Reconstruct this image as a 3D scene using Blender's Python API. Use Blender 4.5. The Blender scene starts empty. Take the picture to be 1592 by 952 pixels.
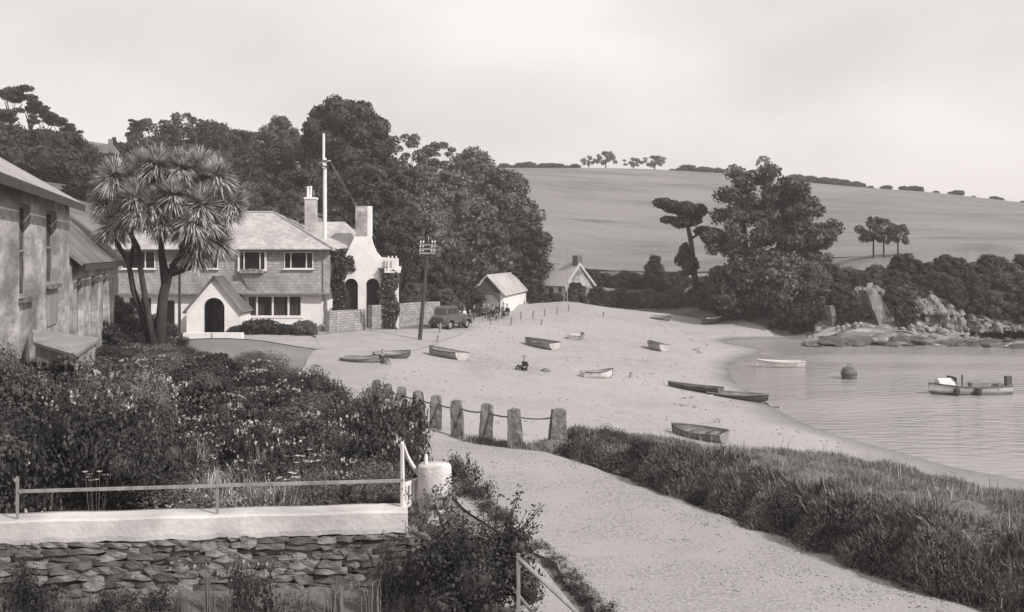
import bpy, bmesh, math, random
import numpy as np
from mathutils import Vector, Matrix
from mathutils import noise as mn
from mathutils.geometry import delaunay_2d_cdt
from math import sin, cos, pi, radians, sqrt, atan2

SC = bpy.context.scene
COL = SC.collection
random.seed(7)
R = np.random.default_rng(11)

# ------------------------------------------------------------------ camera, sky, sun, exposure
F = 1707.0                     # focal length in photo pixels (photo 1592 wide), horizon at photo row 395
H = 5.2                        # eye height above the road
HZ = 395.0
cam_d = bpy.data.cameras.new("camera"); cam = bpy.data.objects.new("camera", cam_d); COL.objects.link(cam)
cam.location = (0, 0, H); cam.rotation_euler = (radians(90), 0, 0)
cam_d.sensor_width = 36.0; cam_d.lens = 36.0 * F / 1592.0
cam_d.shift_y = -(476.0 - HZ) / 1592.0
cam_d.clip_start = 0.1; cam_d.clip_end = 6000
SC.camera = cam

SUN = Vector((0.66, -0.54, 0.68)).normalized()
elev = math.asin(SUN.z); azim = atan2(SUN.x, SUN.y)
world = bpy.data.worlds.new("World"); SC.world = world; world.use_nodes = True
nt = world.node_tree; nt.nodes.clear()
N = lambda t: nt.nodes.new(t)
sky = N('ShaderNodeTexSky'); sky.sky_type = 'NISHITA'; sky.sun_disc = False
sky.sun_elevation = elev; sky.sun_rotation = azim; sky.dust_density = 3.0; sky.air_density = 1.0
bw = N('ShaderNodeRGBToBW'); nt.links.new(sky.outputs[0], bw.inputs[0])
tc = N('ShaderNodeTexCoord')
mp = N('ShaderNodeMapping'); mp.inputs['Scale'].default_value = (1.0, 1.0, 2.2)
nt.links.new(tc.outputs['Generated'], mp.inputs[0])
nz = N('ShaderNodeTexNoise'); nz.inputs['Scale'].default_value = 3.2; nz.inputs['Detail'].default_value = 4; nz.inputs['Roughness'].default_value = 0.45
nt.links.new(mp.outputs[0], nz.inputs['Vector'])
cl = N('ShaderNodeMapRange'); cl.inputs[1].default_value = 0.36; cl.inputs[2].default_value = 0.66
cl.inputs[3].default_value = 4.9; cl.inputs[4].default_value = 6.5
nt.links.new(nz.outputs[0], cl.inputs[0])
mixv = N('ShaderNodeMix'); mixv.data_type = 'FLOAT'; mixv.inputs[0].default_value = 0.9    # high thin cloud over the blue
nt.links.new(bw.outputs[0], mixv.inputs[2]); nt.links.new(cl.outputs[0], mixv.inputs[3])
tint = N('ShaderNodeVectorMath'); tint.operation = 'SCALE'; tint.inputs[0].default_value = (1.0, 0.948, 0.925)
nt.links.new(mixv.outputs[0], tint.inputs['Scale'])
bg = N('ShaderNodeBackground'); bg.inputs['Strength'].default_value = 0.10
nt.links.new(tint.outputs[0], bg.inputs['Color'])
wo = N('ShaderNodeOutputWorld'); nt.links.new(bg.outputs[0], wo.inputs[0])

sl = bpy.data.lights.new("sun", 'SUN'); sl.energy = 3.0; sl.angle = radians(1.0); sl.color = (1.0, 0.965, 0.94)
so = bpy.data.objects.new("sun", sl); COL.objects.link(so)
so.rotation_euler = (-SUN).to_track_quat('-Z', 'Y').to_euler(); so.location = (30, -20, 60)
SC.view_settings.view_transform = 'Standard'; SC.view_settings.look = 'None'
SC.view_settings.exposure = 0.72; SC.view_settings.gamma = 1.0
SC.cycles.max_bounces = 6; SC.cycles.transparent_max_bounces = 8; SC.cycles.volume_bounces = 0

# ------------------------------------------------------------------ helpers
def g(v, w=0.0):
    return (v, v * (0.958 - w), v * (0.935 - 2 * w), 1)

def mat(name, v, rough=0.85, v2=None, scale=1.0, detail=6, bump=0.0, bscale=None, spec=0.25, stretch=(1, 1, 1), lo=0.35, hi=0.65, v3=None, scale3=0.1, warm=0.0, coord='Object'):
    m = bpy.data.materials.new(name); m.use_nodes = True
    t = m.node_tree; b = t.nodes['Principled BSDF']
    b.inputs['Roughness'].default_value = rough
    b.inputs['Specular IOR Level'].default_value = spec
    if v2 is None and bump == 0:
        b.inputs['Base Color'].default_value = g(v, warm); return m
    c = t.nodes.new('ShaderNodeTexCoord'); mp_ = t.nodes.new('ShaderNodeMapping'); mp_.inputs['Scale'].default_value = stretch
    if coord == 'World':
        ge = t.nodes.new('ShaderNodeNewGeometry'); t.links.new(ge.outputs['Position'], mp_.inputs[0])
    else:
        t.links.new(c.outputs['Object'], mp_.inputs[0])
    n = t.nodes.new('ShaderNodeTexNoise'); n.inputs['Scale'].default_value = scale; n.inputs['Detail'].default_value = detail
    n.inputs['Roughness'].default_value = 0.62
    t.links.new(mp_.outputs[0], n.inputs['Vector'])
    if v2 is None: v2 = v
    rp = t.nodes.new('ShaderNodeValToRGB'); rp.color_ramp.elements[0].position = lo; rp.color_ramp.elements[1].position = hi
    rp.color_ramp.elements[0].color = g(v, warm); rp.color_ramp.elements[1].color = g(v2, warm)
    t.links.new(n.outputs[0], rp.inputs[0])
    out = rp.outputs[0]
    if v3 is not None:
        n3 = t.nodes.new('ShaderNodeTexNoise'); n3.inputs['Scale'].default_value = scale3; n3.inputs['Detail'].default_value = 5
        t.links.new(mp_.outputs[0], n3.inputs['Vector'])
        r3 = t.nodes.new('ShaderNodeValToRGB'); r3.color_ramp.elements[0].position = .42; r3.color_ramp.elements[1].position = .62
        t.links.new(n3.outputs[0], r3.inputs[0])
        mx = t.nodes.new('ShaderNodeMix'); mx.data_type = 'RGBA'
        t.links.new(r3.outputs[0], mx.inputs[0]); t.links.new(out, mx.inputs[6]); mx.inputs[7].default_value = g(v3, warm)
        out = mx.outputs[2]
    t.links.new(out, b.inputs['Base Color'])
    if bump:
        n2 = t.nodes.new('ShaderNodeTexNoise'); n2.inputs['Scale'].default_value = bscale or scale * 3; n2.inputs['Detail'].default_value = 5
        t.links.new(mp_.outputs[0], n2.inputs['Vector'])
        bp = t.nodes.new('ShaderNodeBump'); bp.inputs['Strength'].default_value = 1.0; bp.inputs['Distance'].default_value = bump
        t.links.new(n2.outputs[0], bp.inputs['Height']); t.links.new(bp.outputs[0], b.inputs['Normal'])
    return m

def leafmat(name, v, v2, scale=0.6, transl=0.25):
    m = bpy.data.materials.new(name); m.use_nodes = True
    t = m.node_tree; b = t.nodes['Principled BSDF']; b.inputs['Roughness'].default_value = 0.6; b.inputs['Specular IOR Level'].default_value = 0.3
    ge = t.nodes.new('ShaderNodeNewGeometry')
    n = t.nodes.new('ShaderNodeTexNoise'); n.inputs['Scale'].default_value = scale; n.inputs['Detail'].default_value = 3
    t.links.new(ge.outputs['Position'], n.inputs['Vector'])
    ad = t.nodes.new('ShaderNodeMath'); ad.operation = 'MULTIPLY_ADD'; ad.inputs[1].default_value = 0.45
    t.links.new(ge.outputs['Random Per Island'], ad.inputs[0]); 
    sb = t.nodes.new('ShaderNodeMath'); sb.operation = 'SUBTRACT'; sb.inputs[1].default_value = 0.22
    t.links.new(n.outputs[0], sb.inputs[0]); t.links.new(sb.outputs[0], ad.inputs[2])
    rp = t.nodes.new('ShaderNodeValToRGB'); rp.color_ramp.elements[0].position = .3; rp.color_ramp.elements[1].position = .75
    rp.color_ramp.elements[0].color = g(v); rp.color_ramp.elements[1].color = g(v2)
    t.links.new(ad.outputs[0], rp.inputs[0]); t.links.new(rp.outputs[0], b.inputs['Base Color'])
    tr = t.nodes.new('ShaderNodeBsdfTranslucent'); t.links.new(rp.outputs[0], tr.inputs[0])
    mx = t.nodes.new('ShaderNodeMixShader'); mx.inputs[0].default_value = transl
    o = t.nodes['Material Output']
    t.links.new(b.outputs[0], mx.inputs[1]); t.links.new(tr.outputs[0], mx.inputs[2]); t.links.new(mx.outputs[0], o.inputs[0])
    return m

def tag(o, label=None, cat=None, group=None, kind=None):
    if label: o['label'] = label
    if cat: o['category'] = cat
    if group: o['group'] = group
    if kind: o['kind'] = kind
    return o

def link(name, me, parent=None, loc=None):
    o = bpy.data.objects.new(name, me); COL.objects.link(o)
    if parent is not None: o.parent = parent
    if loc is not None: o.location = loc
    return o

def empty(name, loc=(0, 0, 0), rz=0.0, label=None, cat=None, group=None):
    o = bpy.data.objects.new(name, None); COL.objects.link(o); o.empty_display_size = 0.3
    o.location = loc; o.rotation_euler = (0, 0, rz)
    return tag(o, label, cat, group)

def copy_tree(o, parent=None):
    c = o.copy(); COL.objects.link(c); c.parent = parent
    for ch in list(o.children): copy_tree(ch, c)
    return c

def npmesh(name, V, Fq, m=None, smooth=False):
    """fast mesh from numpy; Fq (n,k)"""
    me = bpy.data.meshes.new(name); V = np.asarray(V, dtype=np.float32); Fq = np.asarray(Fq, dtype=np.int32)
    n, k = Fq.shape
    me.vertices.add(len(V)); me.vertices.foreach_set('co', V.ravel())
    me.loops.add(n * k); me.loops.foreach_set('vertex_index', Fq.ravel())
    me.polygons.add(n); me.polygons.foreach_set('loop_start', np.arange(0, n * k, k, dtype=np.int32))
    me.update(calc_edges=True)
    if smooth: me.polygons.foreach_set('use_smooth', np.ones(n, dtype=bool))
    if m: me.materials.append(m)
    return me

class MB:
    def __init__(s): s.v = []; s.f = []
    def add(s, vs, fs, M=None):
        b = len(s.v)
        for p in vs:
            p = Vector(p); s.v.append(tuple(M @ p) if M is not None else tuple(p))
        s.f += [tuple(i + b for i in f) for f in fs]; return s
    def box(s, x0, x1, y0, y1, z0, z1, M=None):
        return s.add([(x0,y0,z0),(x1,y0,z0),(x1,y1,z0),(x0,y1,z0),(x0,y0,z1),(x1,y0,z1),(x1,y1,z1),(x0,y1,z1)],
                     [(0,3,2,1),(4,5,6,7),(0,1,5,4),(1,2,6,5),(2,3,7,6),(3,0,4,7)], M)
    def tube(s, pts, rad, n=8, cap=True):
        pts = [Vector(p) for p in pts]
        if not hasattr(rad, '__len__'): rad = [rad] * len(pts)
        b = len(s.v); rings = []
        up0 = None
        for i, p in enumerate(pts):
            d = (pts[min(i+1, len(pts)-1)] - pts[max(i-1, 0)]).normalized()
            a = Vector((0, 0, 1)) if abs(d.z) < 0.9 else Vector((1, 0, 0))
            u = d.cross(a).normalized(); w = d.cross(u).normalized()
            for k in range(n):
                an = 2 * pi * k / n; q = p + (u * cos(an) + w * sin(an)) * rad[i]; s.v.append(tuple(q))
        for i in range(len(pts) - 1):
            for k in range(n):
                s.f.append((b + i*n + k, b + i*n + (k+1) % n, b + (i+1)*n + (k+1) % n, b + (i+1)*n + k))
        if cap:
            s.f.append(tuple(b + k for k in reversed(range(n)))); s.f.append(tuple(b + (len(pts)-1)*n + k for k in range(n)))
        return s
    def lathe(s, prof, n=16, c=(0, 0, 0)):
        b = len(s.v)
        for r, z in prof:
            for k in range(n): s.v.append((c[0] + r * cos(2*pi*k/n), c[1] + r * sin(2*pi*k/n), c[2] + z))
        for i in range(len(prof) - 1):
            for k in range(n): s.f.append((b+i*n+k, b+i*n+(k+1)%n, b+(i+1)*n+(k+1)%n, b+(i+1)*n+k))
        s.f.append(tuple(b + k for k in reversed(range(n)))); s.f.append(tuple(b + (len(prof)-1)*n + k for k in range(n)))
        return s
    def plate(s, outer, holes=(), y0=0.0, y1=0.3, M=None):
        """vertical plate in the XZ plane with openings, thickness y0..y1"""
        pts = []; edges = []
        for loop in [outer] + list(holes):
            b = len(pts); pts += [Vector(p) for p in loop]; k = len(loop)
            edges += [(b + i, b + (i+1) % k) for i in range(k)]
        vs, es, fs, *_ = delaunay_2d_cdt(pts, edges, [], 0, 1e-5)
        def inside(p, poly):
            c = False; j = len(poly) - 1
            for i in range(len(poly)):
                a, b_ = poly[i], poly[j]
                if (a[1] > p[1]) != (b_[1] > p[1]) and p[0] < (b_[0]-a[0]) * (p[1]-a[1]) / (b_[1]-a[1]) + a[0]: c = not c
                j = i
            return c
        keep = []
        for f in fs:
            cx = sum(vs[i][0] for i in f) / len(f); cz = sum(vs[i][1] for i in f) / len(f)
            if inside((cx, cz), outer) and not any(inside((cx, cz), h) for h in holes): keep.append(f)
        V = [(p[0], y0, p[1]) for p in vs] + [(p[0], y1, p[1]) for p in vs]; n = len(vs)
        Fs = [tuple(f) for f in keep] + [tuple(n + i for i in reversed(f)) for f in keep]
        cnt = {}
        for f in keep:
            for i in range(len(f)):
                a, b_ = f[i], f[(i+1) % len(f)]; cnt[(a, b_)] = 1
        for (a, b_) in cnt:
            if (b_, a) not in cnt: Fs.append((b_, a, a + n, b_ + n))
        return s.add(V, Fs, M)
    def mesh(s, name, m=None, smooth=False):
        me = bpy.data.meshes.new(name); me.from_pydata(s.v, [], s.f)
        bm = bmesh.new(); bm.from_mesh(me); bmesh.ops.recalc_face_normals(bm, faces=bm.faces); bm.to_mesh(me); bm.free()
        if m: me.materials.append(m)
        if smooth: me.polygons.foreach_set('use_smooth', np.ones(len(me.polygons), dtype=bool))
        return me
    def build(s, name, m, parent=None, loc=None, smooth=False):
        return link(name, s.mesh(name, m, smooth), parent, loc)

def arch(x0, x1, z0, z1, n=10):
    """door outline with a round head"""
    r = (x1 - x0) / 2; cx = (x0 + x1) / 2
    return [(x0, z0), (x1, z0)] + [(cx + r * cos(pi*i/n), z1 - r + r * sin(pi*i/n)) for i in range(n+1)]
def rect(x0, x1, z0, z1): return [(x0, z0), (x1, z0), (x1, z1), (x0, z1)]

_o1 = 'zeroth first second third fourth fifth sixth seventh eighth ninth tenth eleventh twelfth thirteenth fourteenth fifteenth sixteenth seventeenth eighteenth nineteenth'.split()
_o10 = {2: ('twentieth', 'twenty'), 3: ('thirtieth', 'thirty'), 4: ('fortieth', 'forty'), 5: ('fiftieth', 'fifty'), 6: ('sixtieth', 'sixty'), 7: ('seventieth', 'seventy')}
def nth(i):
    if i < 20: return _o1[i]
    a, b = divmod(i, 10); return _o10[a][0] if b == 0 else _o10[a][1] + '-' + _o1[b]

# ------------------------------------------------------------------ the lie of the land
def P(px, py, z):                      # where a sight line meets height z
    y = F * (H - z) / (py - HZ); return ((px - 796) / F * y, y, z)
def Q(px, py, y):                      # where it meets distance y
    return ((px - 796) / F * y, y, H - (py - HZ) / F * y)

ctrl = []
for px, py in [(705,690),(780,700),(840,705),(1000,755),(1150,810),(1290,860),(1460,912),(735,770),(830,850),(890,912),(640,512),(560,535),(500,545),(400,560),(620,640),(660,660),(600,520)]:
    ctrl.append(P(px, py, 0.0))
ctrl += [(x, y, 0.0) for x, y in [(-2,10),(-8,12),(4,10),(9,10),(-15,10),(0,0),(-12,0),(8,0),(14,-10),(-20,-20)]]
ctrl += [(x, y, 0.2) for x, y in [(-25,71),(-18,71),(-12,71),(-14,78),(-22,78),(-30,68)]]
ctrl += [(x, y, 0.95) for x, y in [(-8,18),(-4,18),(-7,24),(-6.5,30),(-10,36)]]
ctrl += [(-12.6,30,2.0),(-11.0,24,2.2),(-10.2,20,1.6),(-14.8,38,1.3),(-9.5,30,1.3),(-8.6,25,1.25)]
ctrl += [(x, 14.4, 0.05) for x in (-1, -3, -5, -7, -9, -12)]
ctrl += [(x, y, 0.9) for x, y in [(-18,42),(-14,45),(-24,45)]] + [(-10,40,0.6),(-13,55,0.5),(-20,58,0.6),(-8,55,0.1),(-30,55,2.5),(-32,40,3.0),(-30,25,2.5)]
# beach and waterline
for px, py, z in [(700,600,-.65),(800,640,-.8),(900,640,-1.05),(640,590,-.45),(560,575,-.3),(800,530,-.7),(700,520,-.25),(700,550,-.6),(900,560,-1.1),(1000,500,-.8),(930,475,-.1),
                  (1100,497,-.9),(1000,570,-1.45),(1000,640,-1.45),(1180,515,-1.5),(1240,522,-1.75),(830,490,-.15),(760,500,-.05),(1100,650,-1.65),(1080,600,-1.7),(880,480,0.0)]:
    ctrl.append(P(px, py, z))
for px, py in [(1592,752),(1500,735),(1400,708),(1300,680),(1200,637),(1155,607),(1130,580),(1140,562),(1180,548),(1250,533)]:
    ctrl.append(P(px, py, -2.0))
for px, py, z in [(1592,700,-3.2),(1400,640,-3.2),(1250,600,-2.7),(1592,600,-4),(1400,570,-3.4),(1592,550,-3.2),(1250,560,-2.5)]:
    ctrl.append(P(px, py, z))
ctrl += [(9.5,24,-1.2),(11,21,-1.4),(12.5,17,-1.9),(14,10,-2.1),(5,29,-1.2),(22,10,-4),(40,20,-5),(80,40,-5.5),(80,70,-5.5),(60,75,-4.5),(20,-10,-3.5),(60,-20,-5),(150,60,-6),(160,20,-6)]
ctrl += [(-1,100,-.1),(-4.5,101,0),(1.7,116,.1),(-2.5,115,.5),(-6,98,.2),(1.2,108,-.1),(-3.5,92,-.1),(-5.5,90,0),(4,104,-.2),(5.5,112,.35),(8,113,.3),(2.5,119,1.0),(-6,108,1.2)]
# rocks foreshore and cliffs (right)
for px, y, z in [(1280,88,-1.6),(1400,87,-1.7),(1592,86,-1.7),(1750,86,-1.8),(1280,93,-.9),(1400,92,-.8),(1592,92,-.8),(1750,92,-1),(1950,88,-2)]:
    ctrl.append(((px-796)/F*y, y, z))
ctrl += [Q(1300,418,100), Q(1400,415,101), Q(1500,405,101), Q(1592,400,101), Q(1750,400,101), Q(1950,400,105), Q(1200,450,106), Q(1100,455,116), Q(1000,445,122), Q(920,440,122)]
# the sloping field
ctrl += [Q(860,420,137), Q(950,424,134), Q(1080,428,130), Q(1300,402,122), Q(1450,398,118), Q(1592,392,118), Q(1800,392,118)]
ctrl += [Q(780,262,300), Q(900,262,310), Q(1000,264,315), Q(1130,271,310), Q(1300,289,300), Q(1450,300,290), Q(1592,316,280), Q(1800,340,270), Q(2050,365,260)]
ctrl += [Q(850,340,205), Q(1000,345,205), Q(1200,345,200), Q(1450,350,190), Q(1592,358,185)]
ctrl += [(x, 470, 21) for x in (-150, 0, 120)] + [(240, 440, 12), (-120, 620, 16), (60, 620, 12), (300, 600, 5)]
# wooded hill (left)
ctrl += [Q(700,330,130), Q(600,330,125), Q(640,400,100), Q(720,430,112), Q(480,345,100), Q(400,318,100), Q(560,300,150), Q(650,280,180), Q(300,300,120), Q(420,255,150), Q(160,262,135), Q(30,258,130), Q(-120,250,120),
         Q(250,250,165), Q(540,262,190), Q(700,268,230), Q(200,350,90), Q(60,330,80), Q(120,245,175), Q(-200,240,160), (-60,250,26), (-110,230,32), (-60,40,9), (-80,80,16), (-120,120,26), (-200,200,36), (-200,0,22), (-60,0,7)]
C_ = np.array(ctrl, dtype=float)
_, keepi = np.unique(np.round(C_[:, :2] / 1.2).astype(int), axis=0, return_index=True)
C_ = C_[keepi]
def _phi(d2): return np.sqrt(d2 + 9.0)
_A = _phi(((C_[:, None, :2] - C_[None, :, :2]) ** 2).sum(-1)); _n = len(C_)
_B = np.zeros((_n + 3, _n + 3)); _B[:_n, :_n] = _A + np.eye(_n) * -0.02; _B[:_n, _n] = 1; _B[:_n, _n+1:] = C_[:, :2]; _B[_n:, :_n] = _B[:_n, _n:].T
_w = np.linalg.solve(_B, np.concatenate([C_[:, 2], np.zeros(3)]))
def hts(xy):
    xy = np.asarray(xy, dtype=float).reshape(-1, 2); out = np.empty(len(xy))
    for i in range(0, len(xy), 20000):
        q = xy[i:i+20000]
        out[i:i+20000] = _phi(((q[:, None, :] - C_[None, :, :2]) ** 2).sum(-1)) @ _w[:_n] + _w[_n] + q @ _w[_n+1:]
    r = np.hypot(xy[:, 0], xy[:, 1] - 150)
    k = np.clip((r - 480) / 300, 0, 1)                 # flatten far away
    return out * (1 - k) + 2.0 * k
def ht(x, y): return float(hts([(x, y)])[0])
def hit(px, py, ymin=8, ymax=420, n=900):              # first place a sight line meets the land
    ys = np.geomspace(ymin, ymax, n); xs = (px - 796) / F * ys; zs = H - (py - HZ) / F * ys
    d = zs - hts(np.stack([xs, ys], 1)); k = np.nonzero(d < 0)[0]
    if len(k) == 0: return None
    k = max(k[0], 1); t = d[k-1] / (d[k-1] - d[k]) if d[k-1] != d[k] else 0
    y = ys[k-1] + (ys[k] - ys[k-1]) * t; x = (px - 796) / F * y
    return Vector((x, y, ht(x, y)))

M = {}
M['ground'] = mat('rough_grass_soil', .07, .95, .15, 0.5, bump=.10, bscale=2.5, v3=.20, scale3=.07, coord='World')
M['field'] = mat('field_grass', .115, .95, .20, 0.09, stretch=(1, 2.6, 1), v3=.21, scale3=.03, bump=.35, bscale=1.2, coord='World', lo=.32, hi=.68, detail=10)
M['sand'] = mat('sand', .255, .95, .34, 0.16, bump=.06, bscale=3.0, v3=.31, scale3=.9, coord='World', stretch=(1, .6, 1), detail=9)
M['road'] = mat('gravel_road', .19, .95, .36, 16.0, bump=.018, bscale=22, v3=.31, scale3=.6, coord='World', detail=8)
M['rock'] = mat('slate_rock', .08, .9, .32, 0.9, bump=.12, bscale=4, stretch=(1, 1, 2.4), coord='World')
M['wetrock'] = mat('weedy_rock', .035, .8, .12, 1.2, bump=.08, bscale=6, coord='World')
M['coping'] = mat('coping_wash', .44, .9, .56, 1.8, bump=.012, bscale=14, v3=.34, scale3=1.1)
M['whitewash'] = mat('whitewash', .60, .85, .70, 1.5, bump=.008, bscale=12, lo=.3, hi=.6)
M['whitepaint'] = mat('white_paint', .56, .5, .66, 3.0)
M['bark'] = mat('bark', .022, .95, .06, 3, stretch=(1, 1, .3), bump=.04, bscale=6)
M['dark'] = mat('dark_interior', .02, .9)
M['iron'] = mat('rusty_iron', .06, .7, .12, 8)
M['darkwood'] = mat('tarred_wood', .035, .8, .07, 5, stretch=(1, 1, .2))
M['greywood'] = mat('grey_wood', .16, .85, .30, 5, stretch=(1, 1, .15), bump=.01, bscale=20)
M['granite'] = mat('lichened_granite', .06, .95, .20, 5, bump=.03, bscale=14)
M['slatehang'] = mat('hung_slate_weathered', .17, .8, .25, 1.2, stretch=(1, 1, .25), bump=.02, bscale=10)
M['leaf_dark'] = leafmat('leaf_dark', .017, .05, .35, .1)
M['leaf_mid'] = leafmat('leaf_mid', .034, .135, .35, .2)
M['leaf_pale'] = leafmat('leaf_pale', .06, .19, .4, .25)
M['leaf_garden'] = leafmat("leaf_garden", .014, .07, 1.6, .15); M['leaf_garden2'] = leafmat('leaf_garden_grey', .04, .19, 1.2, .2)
M['blade'] = leafmat('grass_blade', .10, .30, 1.2, .3)
M['sword'] = leafmat('sword_leaf', .14, .60, 3.0, .35)
M['petal'] = leafmat('petal', .38, .70, 3.0, .3)

def wetsand(m):           # sand darkens and shines where the tide has just left it
    t = m.node_tree; b = t.nodes['Principled BSDF']; ge = t.nodes.new('ShaderNodeNewGeometry'); sx = t.nodes.new('ShaderNodeSeparateXYZ'); t.links.new(ge.outputs['Position'], sx.inputs[0])
    nn = t.nodes.new('ShaderNodeTexNoise'); nn.inputs['Scale'].default_value = .35; nn.inputs['Detail'].default_value = 6; t.links.new(ge.outputs['Position'], nn.inputs['Vector'])
    ad = t.nodes.new('ShaderNodeMath'); ad.operation = 'MULTIPLY_ADD'; ad.inputs[1].default_value = .22; t.links.new(nn.outputs[0], ad.inputs[0]); t.links.new(sx.outputs[2], ad.inputs[2])
    mr = t.nodes.new('ShaderNodeMapRange'); mr.inputs[1].default_value = -1.90; mr.inputs[2].default_value = -1.70; t.links.new(ad.outputs[0], mr.inputs[0])
    mx = t.nodes.new('ShaderNodeMix'); mx.data_type = 'RGBA'; src = b.inputs['Base Color'].links[0].from_socket
    t.links.new(mr.outputs[0], mx.inputs[0]); mx.inputs[6].default_value = g(.15); t.links.new(src, mx.inputs[7]); t.links.new(mx.outputs[2], b.inputs['Base Color'])
    r2 = t.nodes.new('ShaderNodeMapRange'); r2.inputs[3].default_value = .35; r2.inputs[4].default_value = .95; t.links.new(mr.outputs[0], r2.inputs[0]); t.links.new(r2.outputs[0], b.inputs['Roughness'])
wetsand(M['sand'])
# slate courses, brick and tile patterns share one builder
def coursed(name, v, v2, sx, sy, mortar=.02, mv=.5, coord='Object', rough=.8, bump=.02, rot=(0, 0, 0), noise=.5):
    m = mat(name, v, rough, v2, noise, coord=coord); t = m.node_tree; b = t.nodes['Principled BSDF']
    c = t.nodes.new('ShaderNodeTexCoord'); mp_ = t.nodes.new('ShaderNodeMapping'); mp_.inputs['Rotation'].default_value = rot
    t.links.new(c.outputs['Object'], mp_.inputs[0])
    br = t.nodes.new('ShaderNodeTexBrick'); br.inputs['Scale'].default_value = 1.0
    br.inputs['Brick Width'].default_value = sx; br.inputs['Row Height'].default_value = sy; br.inputs['Mortar Size'].default_value = mortar
    br.inputs['Color1'].default_value = (1, 1, 1, 1); br.inputs['Color2'].default_value = (.72, .72, .72, 1); br.inputs['Mortar'].default_value = (mv, mv, mv, 1)
    t.links.new(mp_.outputs[0], br.inputs['Vector'])
    mx = t.nodes.new('ShaderNodeMix'); mx.data_type = 'RGBA'; mx.blend_type = 'MULTIPLY'; mx.inputs[0].default_value = 1
    src = b.inputs['Base Color'].links[0].from_socket
    t.links.new(src, mx.inputs[6]); t.links.new(br.outputs[0], mx.inputs[7]); t.links.new(mx.outputs[2], b.inputs['Base Color'])
    bp = t.nodes.new('ShaderNodeBump'); bp.inputs['Distance'].default_value = bump; bp.invert = True
    t.links.new(br.outputs['Fac'], bp.inputs['Height']); t.links.new(bp.outputs[0], b.inputs['Normal'])
    return m
M['roofslate'] = coursed('roof_slate', .30, .40, .30, .22, mortar=.012, mv=.7)
M['rooflight'] = coursed('roof_limewashed', .36, .50, .30, .25, mortar=.012, mv=.8)
M['roofdark'] = coursed('roof_old_slate', .10, .22, .30, .22, mortar=.012, mv=.6)
M['tilehung'] = coursed('tile_hung', .27, .42, .22, .18, mortar=.012, mv=.7, rot=(radians(90), 0, 0), noise=.9)
M['rubble'] = coursed('pale_rubble_wall', .26, .42, .35, .16, mortar=.02, mv=.55, rot=(radians(90), 0, 0), noise=3)
M['oldrender'] = mat('flaking_render', .24, .95, .50, 2.4, bump=.05, bscale=5, v3=.17, scale3=.8, stretch=(1, .28, 1))

def ccw(poly):
    a = sum(poly[i][0] * poly[(i+1) % len(poly)][1] - poly[(i+1) % len(poly)][0] * poly[i][1] for i in range(len(poly)))
    return poly if a > 0 else poly[::-1]
def inpoly(pts, poly):
    x, y = pts[:, 0], pts[:, 1]; c = np.zeros(len(pts), bool); j = len(poly) - 1
    for i in range(len(poly)):
        xi, yi = poly[i][0], poly[i][1]; xj, yj = poly[j][0], poly[j][1]
        with np.errstate(divide='ignore', invalid='ignore'):
            c ^= ((yi > y) != (yj > y)) & (x < (xj - xi) * (y - yi) / (yj - yi + 1e-12) + xi)
        j = i
    return c
def sheet(name, poly, step, off, m, wob=0.0, kind='structure'):
    """a sheet that follows the land inside a polygon"""
    poly = ccw([(p[0], p[1]) for p in poly]); dense = []
    for i in range(len(poly)):
        a, b = poly[i], poly[(i+1) % len(poly)]; L = math.hypot(b[0]-a[0], b[1]-a[1]); k = max(1, int(L / step))
        for q in range(k):
            t = q / k; dense.append((a[0] + (b[0]-a[0])*t + random.uniform(-wob, wob), a[1] + (b[1]-a[1])*t + random.uniform(-wob, wob)))
    x0, x1 = min(p[0] for p in dense), max(p[0] for p in dense); y0, y1 = min(p[1] for p in dense), max(p[1] for p in dense)
    gx, gy = np.meshgrid(np.arange(x0, x1, step), np.arange(y0, y1, step)); pts = np.stack([gx.ravel(), gy.ravel()], 1)
    pts = pts[inpoly(pts, dense)]
    allp = [Vector(p) for p in dense] + [Vector((float(p[0]), float(p[1]))) for p in pts]
    vs, es, fs, *_ = delaunay_2d_cdt(allp, [(i, (i+1) % len(dense)) for i in range(len(dense))], [], 1, 1e-4)
    xy = np.array([(v[0], v[1]) for v in vs]); z = hts(xy) + off
    me = npmesh(name, np.column_stack([xy, z]), np.array([f for f in fs if len(f) == 3]), m, True)
    o = link(name, me); o['kind'] = kind
    return o

# ground: one sheet to the horizon
def axis(fine0, fine1, step, lo, hi):
    a = list(np.arange(fine0, fine1, step)); d = step; v = a[-1]
    while v < hi: d *= 1.18; v += d; a.append(v)
    d = step; v = a[0]; pre = []
    while v > lo: d *= 1.18; v -= d; pre.append(v)
    return np.array(pre[::-1] + a)
ax, ay = axis(-45, 75, .8, -3000, 3000), axis(5, 140, .8, -2000, 4000)
gx, gy = np.meshgrid(ax, ay); xy = np.stack([gx.ravel(), gy.ravel()], 1); z = hts(xy)
nx, ny = len(ax), len(ay); idx = np.arange(nx * ny).reshape(ny, nx)
quads = np.stack([idx[:-1, :-1], idx[:-1, 1:], idx[1:, 1:], idx[1:, :-1]], -1).reshape(-1, 4)
o = link('ground', npmesh('ground', np.column_stack([xy, z]), quads, M['ground'], True)); o['kind'] = 'structure'

def hp(px, py, **k):
    r = hit(px, py, **k); return (r.x, r.y)
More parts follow.
